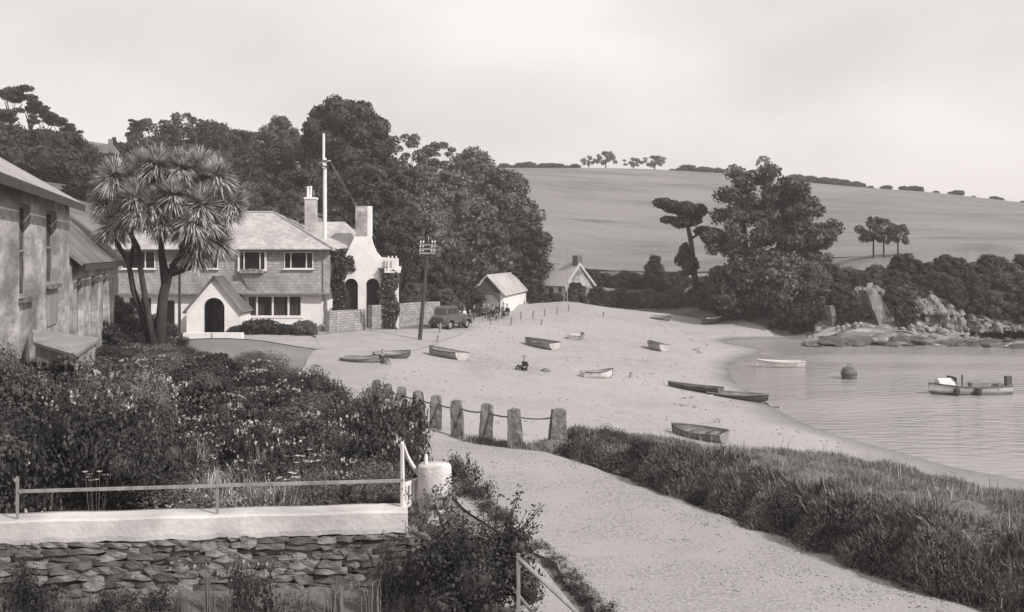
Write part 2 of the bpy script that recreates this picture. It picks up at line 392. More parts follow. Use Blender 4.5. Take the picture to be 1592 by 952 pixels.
# road
road = [hp(705,684), hp(780,697), hp(845,706), hp(920,730), hp(1000,757), hp(1075,786), hp(1150,812), hp(1225,840), hp(1290,864), hp(1380,890), hp(1460,916), (7.6,15), (8,8), (-1.2,8), hp(940,975), hp(890,912), hp(862,880), hp(800,850), hp(735,806), hp(704,765),
        (-2.4,24), (-3.6,29), (-6.0,36), (-8.6,44), (-10.0,52), (-10.0,58), (-12,66.5), (-11.2,69.2), (-9,73.5), (-5.5,76.5), (-5.0,84), (-2.2,86), (-3.0,78), (-4.6,68), (-6.4,58), (-5.6,48), (-4.6,40), (-3.4,35), (-2.6,33)]
sheet('road', road, .7, .055, M['road'], .12)
forecourt = [(-10,58.2),(-10.5,62),(-12.3,66.5),(-11.3,69.6),(-9.2,73.6),(-10,75),(-12,70.9),(-30,70.9),(-30,64),(-22,62),(-16,58)]
sheet('forecourt', forecourt, .9, .04, M['road'], .1)
# beach sand
beach = [hp(845,703), (2.6,28.5), (5,26.5), (8,24.5), (10.5,20), (11.5,14), (18,10), (26,16), (22,34), (24,46), (24,60), (26,80), (25.6,90), (24.0,92.5), (19,101), (15,106), (10,109), (8,112), (6.2,112), (3.2,116), (1.9,120), (-1,100), (-4.5,98), (-6.5,86), (-5.2,84), (-5.5,76.5), (-6,74),
         (-7,66), (-9,58), (-9.2,50), (-8.2,44), (-6.2,38), (-3.9,34), (-2.6,32.5), (-1.6,31)]
sheet('beach', beach, .8, .03, M['sand'], .15)
# field
fp = [Q(765,262,300), Q(900,262,310), Q(1000,264,315), Q(1130,271,310), Q(1300,289,300), Q(1450,300,290), Q(1592,316,280), Q(1900,350,265), Q(1900,392,122), Q(1592,392,120), Q(1450,398,120), Q(1300,402,124), Q(1080,428,132), Q(950,424,136), Q(860,420,139), Q(760,400,150), Q(720,330,215)]
sheet('field', fp, 4.0, .12, M['field'])

# water
wm = bpy.data.materials.new('water'); wm.use_nodes = True; t = wm.node_tree; b = t.nodes['Principled BSDF']
b.inputs['Base Color'].default_value = g(.27, .01); b.inputs['Roughness'].default_value = .12; b.inputs['IOR'].default_value = 1.33; b.inputs['Specular IOR Level'].default_value = .8
ge = t.nodes.new('ShaderNodeNewGeometry'); mp1 = t.nodes.new('ShaderNodeMapping'); mp1.inputs['Scale'].default_value = (.5, 1.5, 1); mp1.inputs['Rotation'].default_value = (0, 0, radians(-8))
t.links.new(ge.outputs['Position'], mp1.inputs[0])
n1 = t.nodes.new('ShaderNodeTexNoise'); n1.inputs['Scale'].default_value = 1.5; n1.inputs['Detail'].default_value = 5; t.links.new(mp1.outputs[0], n1.inputs['Vector'])
n9 = t.nodes.new('ShaderNodeTexNoise'); n9.inputs['Scale'].default_value = .07; n9.inputs['Detail'].default_value = 4; mp9 = t.nodes.new('ShaderNodeMapping'); mp9.inputs['Scale'].default_value = (.5, 2.2, 1); t.links.new(ge.outputs['Position'], mp9.inputs[0]); t.links.new(mp9.outputs[0], n9.inputs['Vector'])
r9 = t.nodes.new('ShaderNodeMapRange'); r9.inputs[1].default_value = .4; r9.inputs[2].default_value = .62; r9.inputs[3].default_value = .05; r9.inputs[4].default_value = .28; t.links.new(n9.outputs[0], r9.inputs[0]); t.links.new(r9.outputs[0], b.inputs['Roughness'])
bp = t.nodes.new('ShaderNodeBump'); bp.inputs['Distance'].default_value = .16; t.links.new(n1.outputs[0], bp.inputs['Height']); t.links.new(bp.outputs[0], b.inputs['Normal'])
WZ = -2.0
# ring of water: wherever the land is lower
gx, gy = np.meshgrid(np.concatenate([np.arange(5, 70, 1.0), np.arange(70, 900, 20)]), np.concatenate([np.arange(-300, 0, 20), np.arange(0, 100, 1.0)]))
ny, nx = gx.shape; xy = np.stack([gx.ravel(), gy.ravel()], 1); idx = np.arange(nx*ny).reshape(ny, nx)
quads = np.stack([idx[:-1, :-1], idx[:-1, 1:], idx[1:, 1:], idx[1:, :-1]], -1).reshape(-1, 4)
o = link('water', npmesh('water', np.column_stack([xy, np.full(len(xy), WZ)]), quads, wm, True)); o['kind'] = 'structure'
# narrow line of foam where the ripple breaks
#PART2
# ------------------------------------------------------------------ vegetation
def unit(a): return a / (np.linalg.norm(a, axis=1, keepdims=True) + 1e-9)
def leaf_arrays(Pn, Nn, size, asp=.55, droop=0.0):
    n = len(Pn); r = unit(R.normal(size=(n, 3))); tdir = np.cross(Nn, r); tdir = unit(tdir); bdir = np.cross(Nn, tdir)
    s = size[:, None]
    V = np.stack([Pn - bdir*s, Pn + tdir*s*asp, Pn + bdir*s, Pn - tdir*s*asp], 1).reshape(-1, 3)
    return V, np.arange(4*n).reshape(n, 4)
_ico = None
def ico(sub=2):
    bm = bmesh.new(); bmesh.ops.create_icosphere(bm, subdivisions=sub, radius=1)
    v = np.array([p.co[:] for p in bm.verts]); f = np.array([[q.index for q in p.verts] for p in bm.faces]); bm.free(); return v, f
ICO2 = ico(2); ICO3 = ico(3)
def crown_mesh(name, lobes, n, ls, m, core=.72, asp=.6, shell=(.78, 1.08), up=.25):
    """many leaf clumps spread through the volume of a set of lobes; lobes: (x,y,z,rx,ry,rz)"""
    L = np.array(lobes, float); wgt = (L[:, 3]*L[:, 4]*L[:, 5]) ** (2/3); wgt /= wgt.sum()
    k = R.choice(len(L), n, p=wgt); d = unit(R.normal(size=(n, 3)) + [0, 0, up])
    rr = R.uniform(shell[0], shell[1], n) + .06 * np.sin(d[:, 0]*9 + k*2.1) * np.sin(d[:, 1]*8 + k) + .05*np.sin(d[:, 2]*11+k*1.7)
    Pn = L[k, :3] + d * L[k, 3:6] * rr[:, None]
    keep = np.ones(n, bool)
    for j in range(len(L)):
        q = ((Pn - L[j, :3]) / (L[j, 3:6])); keep &= ~((np.linalg.norm(q, axis=1) < .66) & (k != j))
    Pn = Pn[keep]; d = d[keep]; nn = unit(d + R.normal(size=d.shape) * .55)
    sz = ls * R.uniform(.55, 1.3, len(Pn)); V, Fq = leaf_arrays(Pn, nn, sz, asp)
    tri = []
    F3 = np.concatenate([Fq[:, [0, 1, 2]], Fq[:, [0, 2, 3]]])
    Vs = [V]; Fs = [F3]; base = len(V)
    if core:
        for l in L:
            cv = ICO2[0] * (1 + .12*np.sin(ICO2[0][:, :1]*7 + l[0]*3) * np.cos(ICO2[0][:, 1:2]*6+l[2]*2)) * l[3:6] * core + l[:3]
            Vs.append(cv); Fs.append(ICO2[1] + base); base += len(cv)
    return npmesh(name, np.concatenate(Vs), np.concatenate(Fs), m)

def lobes_round(seed, q, lo=.26, hi=.42, dens=1.0, core=True):
    """crown in units of its half-width: x,y in -1..1 and z in 0..q"""
    r = random.Random(seed); out = []
    if core: out += [(0, 0, q*.34, .58, .58, q*.34), (.05, -.05, q*.62, .50, .50, q*.28)]
    n = int((13 + 9*q) * dens); k1, k2 = r.uniform(0, 6), r.uniform(0, 6)
    for i in range(n):
        a = i * 2.399 + r.uniform(-.5, .5); t = (i + .5) / n
        prof = (1 - max(0, (t - .45) / .62) ** 2.2) * (.80 + .2 * min(1, t / .3)); prof = max(.08, prof)
        rad = .80 * prof * r.uniform(.72, 1.1) * (1 + .14*sin(a*2 + k1) + .1*sin(t*9 + k2))
        s = r.uniform(lo, hi) * (1.0 if t < .75 else .82); out.append((cos(a)*rad, sin(a)*rad, min(q - s*.55, max(s*.4, t*q)), s*1.1, s*1.1, s*.80))
    return out
def lobes_umbrella(seed, q):
    r = random.Random(seed); out = []
    for i in range(11):
        a = r.uniform(0, 6.28); rad = r.uniform(.1, .8); s = r.uniform(.22, .42)
        out.append((cos(a)*rad, sin(a)*rad, q*.86 + r.uniform(-.26, .04)*q - rad*.12, s, s, s*.42))
    return out
def lobes_dome(q):
    out = [(0, 0, q*.40, .80, .80, q*.40), (0, 0, q*.72, .58, .58, q*.26)]
    for i in range(34):
        a = i*2.4; t = (i + .5)/34; rad = .80 * sqrt(max(0, 1 - max(0, (t-.35)/.68)**2.2)); out.append((rad*cos(a), rad*sin(a), t*q*.92, .25, .25, .2))
    return out
CRC = {}
def crown(kind, v, q):
    key = (kind, v, q)
    if key not in CRC:
        sd = 100 * v + int(q*10)
        if kind == 'wood': me = crown_mesh('crown', lobes_round(20 + sd, q, .13, .36, 1.7), int(9000*(.5+.5*q)), .056, M['leaf_mid'], asp=.62, shell=(.62, 1.28))
        elif kind == 'dark': me = crown_mesh('crown', lobes_round(40 + sd, q, .13, .36, 1.7), int(7500*(.5+.5*q)), .056, M['leaf_dark'], asp=.62, shell=(.62, 1.28))
        elif kind == 'pale': me = crown_mesh('crown', lobes_round(70 + sd, q, .13, .34, 1.6), int(6500*(.5+.5*q)), .058, M['leaf_pale'], shell=(.6, 1.3))
        elif kind == 'open': me = crown_mesh('crown', lobes_round(60 + sd, q, .15, .28, .8, False), int(2600*(.5+.5*q)), .055, M['leaf_mid'], core=.35)
        elif kind == 'dome': me = crown_mesh('crown', lobes_dome(q), 26000, .038, M['leaf_dark'], core=.88)
        else: me = crown_mesh('crown', lobes_umbrella(80 + sd, q), 3200, .05, M['leaf_dark'], core=.6)
        CRC[key] = me
    return CRC[key]
def quant(r):
    return min((.7, 1.0, 1.4, 1.9, 2.5, 3.3), key=lambda c: abs(math.log(c / r)))

def trunk_mesh(h0, h1, r0, seed, limbs=6, spread=.5, lean=0.0):
    """unit: trunk from z=0 to h0 (crown base), limbs reaching into h1"""
    r = random.Random(seed); mb = MB()
    top = Vector((lean, 0, h0)); mid = Vector((lean*.35 + r.uniform(-.03, .03), r.uniform(-.03, .03), h0*.55))
    mb.tube([(0, 0, -.04), (0, 0, .03), mid, top], [r0*1.5, r0*1.1, r0*.9, r0*.75], 8)
    for i in range(limbs):
        a = i * 2.4 + r.uniform(-.3, .3); s = spread * r.uniform(.6, 1.0); zt = h0 + (h1 - h0) * r.uniform(.55, 1)
        st = mid.lerp(top, r.uniform(.5, 1)); e = Vector((lean + cos(a)*s, sin(a)*s, zt)); m_ = st.lerp(e, .5) + Vector((0, 0, .04))
        mb.tube([st, m_, e], [r0*.55, r0*.35, r0*.12], 5)
    return mb.mesh('trunk', M['bark'], True)
TR = {}
def tree(px, ytop, width, Y, crown_, label, cat='tree', name='tree', group=None, base=.22, clear=.0, rz=None, zext=1.0, lean=0.0, r0=.035, limbs=6, m=None, X=None, sink=0.0):
    """a tree whose crown is `width` photo pixels wide and tops out on row ytop, rooted in the land at distance Y.
    base: share of the height left clear under the crown"""
    x = (px - 796) / F * Y if X is None else X
    z0 = ht(x, Y) - .15 - sink; zt = H - (ytop - HZ) / F * Y; h = zt - z0; w = width / F * Y / 2
    if h < w * .8: print('LOW', px, ytop, Y, round(h, 2)); h = w * .8
    o = empty(name, (x, Y, z0), random.uniform(0, 6.28) if rz is None else rz, label, cat, group)
    key = (round(base, 2), round(lean, 2), r0, limbs)
    if key not in TR: TR[key] = trunk_mesh(base + .08, .85, r0, len(TR), limbs, .45, lean)
    tr = link('trunk', TR[key], o); tr.scale = (w, w, h) if lean == 0 else (w, w, h)
    hc = h * (1 - base); q = quant(hc / w); kind_, v_ = (crown_[:-1], int(crown_[-1])) if crown_[-1].isdigit() else (crown_, 0)
    me = crown(kind_, v_, q)
    if m: me = me.copy(); me.materials.clear(); me.materials.append(M[m])
    c = link('crown', me, o, (lean * w, 0, h * base)); c.scale = (w, w, hc / q * zext)
    return o

# --- the big trees in view, left to right
pines = [(18,128,72,128,'umb0'),(48,150,60,132,'umb1'),(70,172,52,130,'umb2'),(92,176,52,134,'umb0'),(112,190,40,131,'umb1'),(0,165,70,124,'umb2'),(-40,140,70,122,'umb0')]
plab = ['tallest wind-bent pine at the left edge, behind the old stone building', 'second pine from the left on the hilltop, crown joined to the tallest', 'middle pine of the hilltop row, with sky between its bare stems',
        'hilltop pine with a pointed crown, next to last in the row', 'lowest and rightmost pine of the hilltop row, leaning right', 'lower pine under the tallest at the left edge', 'pine cut off by the left edge of the view']
for (px, yt, w, Y, c), lb in zip(pines, plab):
    tree(px, yt, w, Y, c, lb, 'pine tree', 'pine_tree', 'pines on the hilltop at the left', base=.45, r0=.05)
for i, (px, yt, w, Y) in enumerate([(15,196,90,122),(60,205,90,120),(105,208,80,118),(45,232,110,108),(105,238,100,104),(160,243,80,106),(-40,200,120,116),(205,248,80,104),(150,262,90,95)]):
    tree(px, yt, w, Y, 'dark%d' % (i % 3), ['dark evergreen directly under the tallest pine', 'dark evergreen under the middle pines', 'dark evergreen under the rightmost pine', 'low dark evergreen behind the stone building chimney', 'dark evergreen below the hillside house', 'dark evergreen right of the hillside house', 'dark evergreen cut by the left edge', 'dark evergreen in the dip of the skyline', 'dark evergreen just above the spiky palm'][i], 'tree', 'evergreen_tree', 'dark evergreens on the slope under the pines', base=.05)
tree(212, 183, 26, 140, 'umb1', 'small flat-topped pine standing clear at the left end of the wooded ridge', 'pine tree', 'pine_tree', base=.55, r0=.06)
ridge = [(235,188,100,142,'open2'),(285,178,90,144,'open0'),(330,193,80,140,'dark1'),(372,204,70,141,'dark2'),(405,206,50,146,'open1'),(436,183,56,143,'wood0'),(190,224,60,134,'dark1'),(178,214,14,132,'dark2'),(255,226,110,126,'dark2'),(340,238,110,124,'dark0'),(420,236,100,122,'dark1'),(300,252,110,112,'dark2'),(395,262,60,112,'dark0')]
rlab = ['broad dark tree at the left end of the wooded ridge', 'feathery open-topped tree, highest of the ridge left of the flagstaff', 'round dark ridge tree right of the feathery one', 'dark ridge tree with sky showing between the stems', 'thin open ridge tree left of the round-headed one',
        'round-headed tree on a bare stem, just left of the great dome tree', 'low dark tree in the dip left of the ridge', 'small pointed conifer in the dip of the skyline', 'dark tree below the broad one at the left end of the ridge', 'dark tree low on the slope behind the spiky palm-like tree', 'dark tree low on the slope below the round-headed one', 'dark tree directly above the spiky palm-like tree', 'small dark tree above the white inn roof']
for (px, yt, w, Y, c), lb in zip(ridge, rlab):
    tree(px, yt, w, Y, c, lb, 'tree', 'broadleaf_tree', 'trees of the wooded ridge behind the inn', base=.12 if c[:4] != 'open' else .25)
tree(538, 154, 158, 118, 'dome', 'great dark dome-headed tree towering behind the flagstaff', 'tree', 'holm_oak_tree', base=.10, rz=.3)
tree(470, 268, 100, 108, 'dark1', 'dark tree behind the left chimney of the inn', 'tree', 'broadleaf_tree', base=.05)
tree(568, 262, 110, 106, 'dark0', 'dark undergrowth tree behind the right chimney of the inn', 'tree', 'broadleaf_tree', base=.05)
wood = [(632,210,88,150,'open0'),(682,222,76,150,'open1'),(735,232,84,148,'pale1'),(640,262,104,118,'wood1'),(700,268,100,122,'pale0'),(780,268,110,130,'wood1'),(615,330,90,98,'dark0'),(668,330,100,100,'pale1'),(735,318,120,114,'wood2'),(800,330,106,118,'dark1'),(655,392,80,93,'dark2'),(698,388,72,98,'dark0'),(806,372,60,119,'wood0'),(600,285,70,120,'dark2'),(775,388,60,124,'pale0')]
wlab = ['thin-crowned tree with sky through it, right of the great dome tree', 'second thin-crowned tree, on the skyline in the middle of the wood', 'tall tree at the right end of the wood skyline', 'full tree in the wood above the telegraph pole', 'full tree in the centre of the wood', 'broad tree bulging over the field at the right of the wood', 'dark tree right behind the white gable', 'tree behind the top of the telegraph pole', 'large tree in front of the wood, above the boathouse', 'dark low tree at the right edge of the wood, above the cottage',
        'deep-shaded tree beside the telegraph pole above the stone wall', 'dark bushy tree left of the boathouse', 'drooping tree between boathouse and cottage', 'dark tree between the great dome tree and the wood', 'small pale tree over the boathouse roof']
for (px, yt, w, Y, c), lb in zip(wood, wlab):
    tree(px, yt, w, Y, c, lb, 'tree', 'broadleaf_tree', 'trees of the wood behind the boathouse', base=.04 if c[:4] != 'open' else .2)
# skyline trees on the far field edge
for px, yt, w, c, lb in [(915,243,22,'open0','first small tree of the left clump on the far field skyline'),(942,236,34,'open1','tallest tree of the left clump on the far field skyline'),(985,246,30,'open2','left tree of the right clump on the far field skyline'),(1018,243,36,'open0','right tree of the right clump on the far field skyline')]:
    tree(px, yt, w, 312, c, lb, 'tree', 'broadleaf_tree', 'small trees on the far skyline', base=.3, r0=.06, m='leaf_mid')
tree(1186, 243, 26, 305, 'open1', 'faint small tree on the skyline just above the big beach tree', 'tree', 'broadleaf_tree', 'small trees on the far skyline', base=.3, r0=.06)
# big tree group right of the beach
def outline_tree(poly, Y, n, rmin, rmax, label, trunk, m='leaf_mid', nl=26000, ls=.17, depth=.75, seed=1, base_row=470):
    """a tree whose lobes fill an irregular outline (photo pixels) at distance Y, with depth to match its width"""
    r = random.Random(seed); s_ = Y/F; xs = [p[0] for p in poly]; ys = [p[1] for p in poly]; cx = sum(xs)/len(xs)
    x0 = (trunk - 796)*s_; z0 = ht(x0, Y) - .2; o = empty('broadleaf_tree', (x0, Y, z0), 0, label, 'tree', 'big trees above the right end of the beach')
    pa = np.array(poly, float); lob = []; tries = 0
    while len(lob) < n and tries < 20000:
        tries += 1; px, py = r.uniform(min(xs), max(xs)), r.uniform(min(ys), max(ys)); rad = r.uniform(rmin, rmax)
        if not inpoly(np.array([[px, py]]), poly)[0]: continue
        dmin = min(np.hypot(pa[:, 0]-px, pa[:, 1]-py).min(), 99)
        row = [x for x in range(int(min(xs)), int(max(xs)), 4) if inpoly(np.array([[x, py]]), poly)[0]]
        hw = (max(row)-min(row))/2 if row else rad; c_ = (max(row)+min(row))/2 if row else px; d_ = sqrt(max(0, 1 - min(1, ((px-c_)/(hw+1))**2)))*hw*depth
        dy = r.choice([-1, -1, 1])*d_*r.uniform(.55, 1) if r.random() < .75 else r.uniform(-d_, d_)
        lob.append(((px-trunk)*s_, dy*s_, (H-(py-HZ)*s_)-z0, rad*s_, rad*s_, rad*s_*.8))
    link('crown', crown_mesh('crown', lob, nl, ls, M[m], core=.55, shell=(.6, 1.35)), o)
    mb = MB(); hb = (H-(base_row-HZ)*s_)-z0; ht_ = (H-(min(ys)+25-HZ)*s_)-z0
    mb.tube([(0,0,-.1),(.1,0,max(hb, .5)),((cx-trunk)*s_*.6,0,ht_*.6),((cx-trunk)*s_,0,ht_*.9)], [.45,.38,.25,.1], 8)
    for l in lob[::6]: mb.tube([((cx-trunk)*s_*.4,0,ht_*.35),(l[0]*.6,l[1]*.6,l[2]*.75),(l[0],l[1],l[2])], [.14,.09,.03], 5)
    mb.build('trunk', M['bark'], o, smooth=True); return o
outline_tree([(1160,262),(1182,248),(1200,262),(1212,285),(1220,330),(1222,400),(1215,470),(1110,470),(1104,430),(1112,405),(1100,385),(1112,362),(1128,352),(1116,335),(1134,316),(1122,300),(1140,288),(1126,272)], 104, 105, 7, 15, 'tallest of the big trees above the beach, with ragged left side', 1165, seed=3)
outline_tree([(1205,300),(1214,268),(1228,268),(1240,284),(1246,304),(1262,312),(1280,322),(1300,346),(1290,362),(1296,382),(1280,400),(1290,424),(1276,455),(1215,480),(1195,420)], 102.5, 85, 6, 14, 'right-hand big tree above the beach, sloping down to the right', 1238, seed=5)
for px, yt, w, Y, c, lb in [(1215,398,110,98,'wood2','low leafy tree in front of the big trees, over the rocks'),(1150,412,110,100,'dark2','dark shaded tree at the foot of the big trees'),(1262,408,66,96,'pale0','pale leafy tree overhanging the rocks right of the big trees')]:
    tree(px, yt, w, Y, c, lb, 'tree', 'broadleaf_tree', 'big trees above the right end of the beach', base=.03, rz=px*.01)
# leaning pine left of the group
def special_pine():
    Y = 106; s = Y / F
    x0 = (1080 - 796) * s; z0 = ht(x0, Y) - .2
    o = empty('leaning_pine', (x0, Y, z0), 0, 'dark wind-shaped pine with a flat top leaning left above the beach hedge', 'pine tree')
    q = lambda px, py, dy=0: ((px - 1080) * s, dy, (H - (py - HZ) * s) - z0)
    mb = MB(); mb.tube([q(1082,452), q(1078,410), q(1074,375), q(1068,345), q(1058,325)], [.34,.28,.24,.18,.10], 8)
    mb.tube([q(1073,372), q(1090,362), q(1110,368,-.3)], [.16,.11,.05], 6); mb.tube([q(1076,400), q(1066,392,.4)], [.12,.05], 6)
    mb.tube([q(1066,345), q(1040,342,.3)], [.12,.05], 6)
    mb.build('trunk', M['bark'], o, smooth=True)
    lob = []
    for px, py, rx, rz_, dy in [(1030,316,15,8,0),(1048,322,17,10,.6),(1065,326,18,11,-.5),(1085,328,16,11,.3),(1040,342,13,6,.2),(1058,346,16,9,0),(1078,342,15,9,.7),(1108,368,20,12,-.2),(1095,360,14,8,.4),(1066,392,10,14,.4),(1072,412,13,15,-.4),(1058,405,9,10,.2)]:
        c = q(px, py, dy); lob.append((c[0], c[1], c[2], rx*s, rx*s*.9, rz_*s))
    link('crown', crown_mesh('crown', lob, 7000, .16, M['leaf_dark'], core=.62), o)
special_pine()
# two small umbrella trees on the bluff
for px, yt, w, c, lb in [(1358,338,50,'open0','left tree of the small clump on the cliff top, thin bare stems'),(1374,340,44,'open2','middle tree of the small clump on the cliff top'),(1396,350,46,'open1','right tree of the small clump on the cliff top')]:
    tree(px, yt, w, 104, c, lb, 'tree', 'broadleaf_tree', 'clump of small trees on the cliff top', base=.42, r0=.06, clear=1)
for px, yt, w, Y, lb in [(1018,398,36,118,'small dark pointed tree in the hedge left of the leaning pine'),(1045,425,40,116,'round dark bush left of the leaning pine foot'),(1100,432,50,114,'dark bush right of the leaning pine foot')]:
    tree(px, yt, w, Y, 'dark%d' % (px % 3), lb, 'bush', 'bush', base=.03)
# hedge and scrub masses built of bushes
def bushrow(pts, group, label, crowns, name='bush', cat='bush', m=None, jit=3):
    order = sorted(range(len(pts)), key=lambda q: pts[q][0]); rank = {q: k+1 for k, q in enumerate(order)}
    base_label = label
    for i, (px, yt, w, Y) in enumerate(pts):
        x = (px - 796)/F*Y; label = base_label + ', ' + nth(rank[i]) + ' from the left'
        if Y > 280: w = w * random.uniform(.5, 1.5); yt = yt + random.uniform(-2.5, 2)
        tree(px + random.uniform(-jit, jit), yt + random.uniform(-jit*.7, jit*.7), w, Y, crowns[i % len(crowns)], label, cat, name, group, base=.01, m=m, limbs=3, r0=.05)
bushrow([(925+i*15, 421+(i%3)*3, 30, 121) for i in range(10)], 'bushes of the dark field hedge behind the beach', 'dark bush in the field hedge right of the cottage', ['dark0','dark1','dark2'])
bushrow([(930+i*19, 447+(i%2)*5+i*.8, 34, 112.5-i*.3) for i in range(9)], 'scrub bushes along the back of the beach', 'grey-green scrub bush at the back of the beach', ['wood0','pale0','wood1'])
bushrow([(1105+i*20, 452+i*1.2, 44, 107-i*1.2) for i in range(9)], 'dark bushes under the big trees', 'black-shaded bush under the big trees', ['dark0','dark1','dark2'])
bushrow([(1290+i*24, 414+(i%3)*5, 46, 97.5) for i in range(5)] + [(1305,440,44,95),(1330,432,40,96)], 'bushes on the left half of the cliff', 'dark bush topping the left half of the cliff', ['dark1','wood2'])
bushrow([(1400+i*22, 396+(i%3)*7, 50, 98) for i in range(11)] + [(1400+i*26, 424+(i%2)*6, 52, 95.5) for i in range(10)] + [(1490+i*26, 448+i*2, 44, 94.3) for i in range(7)], 'bushes covering the cliff at the right', 'scrub bush on the cliff right of the small clump', ['dark0','dark2','wood1'])
bushrow([(x, 278+(x-1235)*.06, 18, 299) for x in (1238,1246,1259,1268,1281,1290,1296,1311,1322,1329,1340)], 'bushes of the hedge on the skyline', 'small bush in the skyline hedge right of the big trees', ['dark0','dark1'], jit=1)
bushrow([(x, 258+(x-780)*.015, 18, 303) for x in range(785, 905, 12)] + [(x, 263, 18, 314) for x in range(1045, 1125, 12)], 'bushes of the low hedge along the far field edge', 'small bush in the low skyline hedge left of the big trees', ['dark0','dark1'], jit=1)
bushrow([(x, 291+(x-1350)*.09, 15, 291) for x in (1354,1372,1380,1404,1421,1428,1455,1480,1488,1512,1547,1556,1590)], 'bushes of the ragged hedge at the right end of the skyline', 'tiny bush in the ragged hedge ending the skyline', ['dark0','dark1'], jit=1)
bushrow([(400,286,60,100),(432,300,50,96),(425,325,60,92),(470,330,50,90),(520,340,60,92),(455,300,50,98),(395,310,40,90)], 'bushes on the bank behind the inn roof', 'bush on the slope just above the inn roof', ['wood0','dark1','wood2'])
bushrow([(670,440,60,92),(720,430,60,100),(640,440,50,90),(822,412,30,121),(800,424,34,120),(690,450,50,90),(710,455,26,104)], 'bushes between the inn wall and the cottage', 'dark bush at the foot of the wood', ['dark2','dark0','wood1'])

# --- cabbage palm (cordyline) in the inn garden
def rosette(n, L, w, seed):
    r = np.random.default_rng(seed); V = []; Fc = []
    for i in range(n):
        a = r.uniform(0, 2*pi); e = math.asin(r.uniform(-.75, 1.0)); l = L * r.uniform(.8, 1.1); dr = r.uniform(.05, .4) * (1.2 if e < .2 else .5)
        d = np.array([cos(a)*cos(e), sin(a)*cos(e), sin(e)]); sd = np.array([-sin(a), cos(a), 0]) ; b = len(V)
        for k, (t_, ww) in enumerate([(.04, .5), (.35, 1.0), (.75, .75), (1.0, .05)]):
            p = d * l * t_ + np.array([0, 0, -dr * l * t_ * t_]); V += [p - sd*w*ww, p + sd*w*ww]
        for k in range(3): Fc.append((b+2*k, b+2*k+1, b+2*k+3, b+2*k+2))
    return npmesh('leaf_head', np.array(V), np.array(Fc), M['sword'])
ROS = [rosette(560, 1.12, .033, 5+i) for i in range(3)]
CY = 52.0; cs = CY / F
cx0 = (245 - 796) * cs; cz0 = ht(cx0, CY) - .2
cord = empty('cabbage_palm', (cx0, CY, cz0), 0, 'tall many-headed cabbage palm with spiky leaves in front of the inn', 'palm tree')
def cq(px, py, dy=0): return Vector(((px - 245) * cs, dy, (H - (py - HZ) * cs) - cz0))
mb = MB()
mb.tube([cq(248,548), cq(250,500), cq(254,460), cq(262,425), cq(285,395), cq(300,370)], [.32,.25,.23,.21,.16,.12], 10)
mb.tube([cq(258,440), cq(252,400), cq(250,370)], [.24,.17,.13], 8); mb.tube([cq(262,425), cq(300,412,.4), cq(335,385,.6), cq(345,350,.6)], [.22,.17,.14,.1], 8)
mb.tube([cq(268,415), cq(290,380,-.4), cq(295,340,-.5)], [.18,.14,.1], 8); mb.tube([cq(285,395), cq(270,350,.5), cq(262,310,.5)], [.15,.12,.1], 7)
mb.build('trunk', M['bark'], cord, smooth=True)
mb = MB()
mb.tube([cq(238,545), cq(224,500), cq(207,450), cq(200,410), cq(178,370), cq(165,345)], [.21,.16,.14,.12,.10,.08], 8)
mb.tube([cq(202,415), cq(205,380,.3), cq(198,345,.3), cq(195,315,.4)], [.13,.11,.1,.09], 7)
mb.build('trunk', M['bark'], cord, smooth=True)
mb = MB(); mb.tube([cq(242,540,-.3), cq(232,480,-.3), cq(222,420,-.3), cq(218,385,-.3), cq(200,350,-.4)], [.2,.15,.13,.12,.1], 8); mb.build('trunk', M['bark'], cord, smooth=True)
heads = [(165,318,0),(185,300,.8),(200,338,-.6),(178,352,-.3),(215,290,.4),(235,275,1.0),(250,320,-1),(268,300,.2),(262,350,-.9),(295,278,.7),(300,330,-.8),(325,288,.2),(345,300,.8),(330,345,-.4),(312,365,-.3),(350,325,.1),(230,318,.3),(285,352,.6),(205,275,1.0),(268,272,1.2),(318,268,1.2),(300,390,.3),(335,378,.6),(160,295,1),(220,262,.2),(245,258,-.3),(285,262,-.3),(305,256,.3),(180,275,-.2),(340,275,-.3),(225,330,-1.1),(280,305,-1.1),(360,315,.2),(320,320,-.9),(222,312,-1.0),(242,338,-.6),(308,345,-1.0)]
for i, (px, py, dy) in enumerate(heads):
    ros = link('leaf_head', ROS[i % 3], cord, cq(px, py, dy)); s_ = random.uniform(.88, 1.1); ros.scale = (s_, s_, s_); ros.rotation_euler = (random.uniform(-.25,.25), random.uniform(-.3,.3)+(px-250)*.003, random.uniform(0, 6.28))
for i in range(0, len(heads), 2):           # skirts of dead leaves hanging under the heads
    px, py, dy = heads[i]; V = []; Fc = []; r = np.random.default_rng(i)
    for k in range(90):
        a = r.uniform(0, 2*pi); l = r.uniform(.5, 1.0); d = np.array([cos(a)*.45, sin(a)*.45, -1.0]); d /= np.linalg.norm(d); sd = np.array([-sin(a), cos(a), 0])*.022; b = len(V); m_ = d*l*.5 + np.array([cos(a), sin(a), 0])*.07
        V += [-sd, sd, m_ + sd, m_ - sd, d*l]; Fc += [(b, b+1, b+2), (b, b+2, b+3), (b+3, b+2, b+4)]
    link('dead_leaf_skirt', npmesh('dead_leaf_skirt', np.array(V), np.array(Fc), M['blade']), cord, cq(px, py + 3, dy))
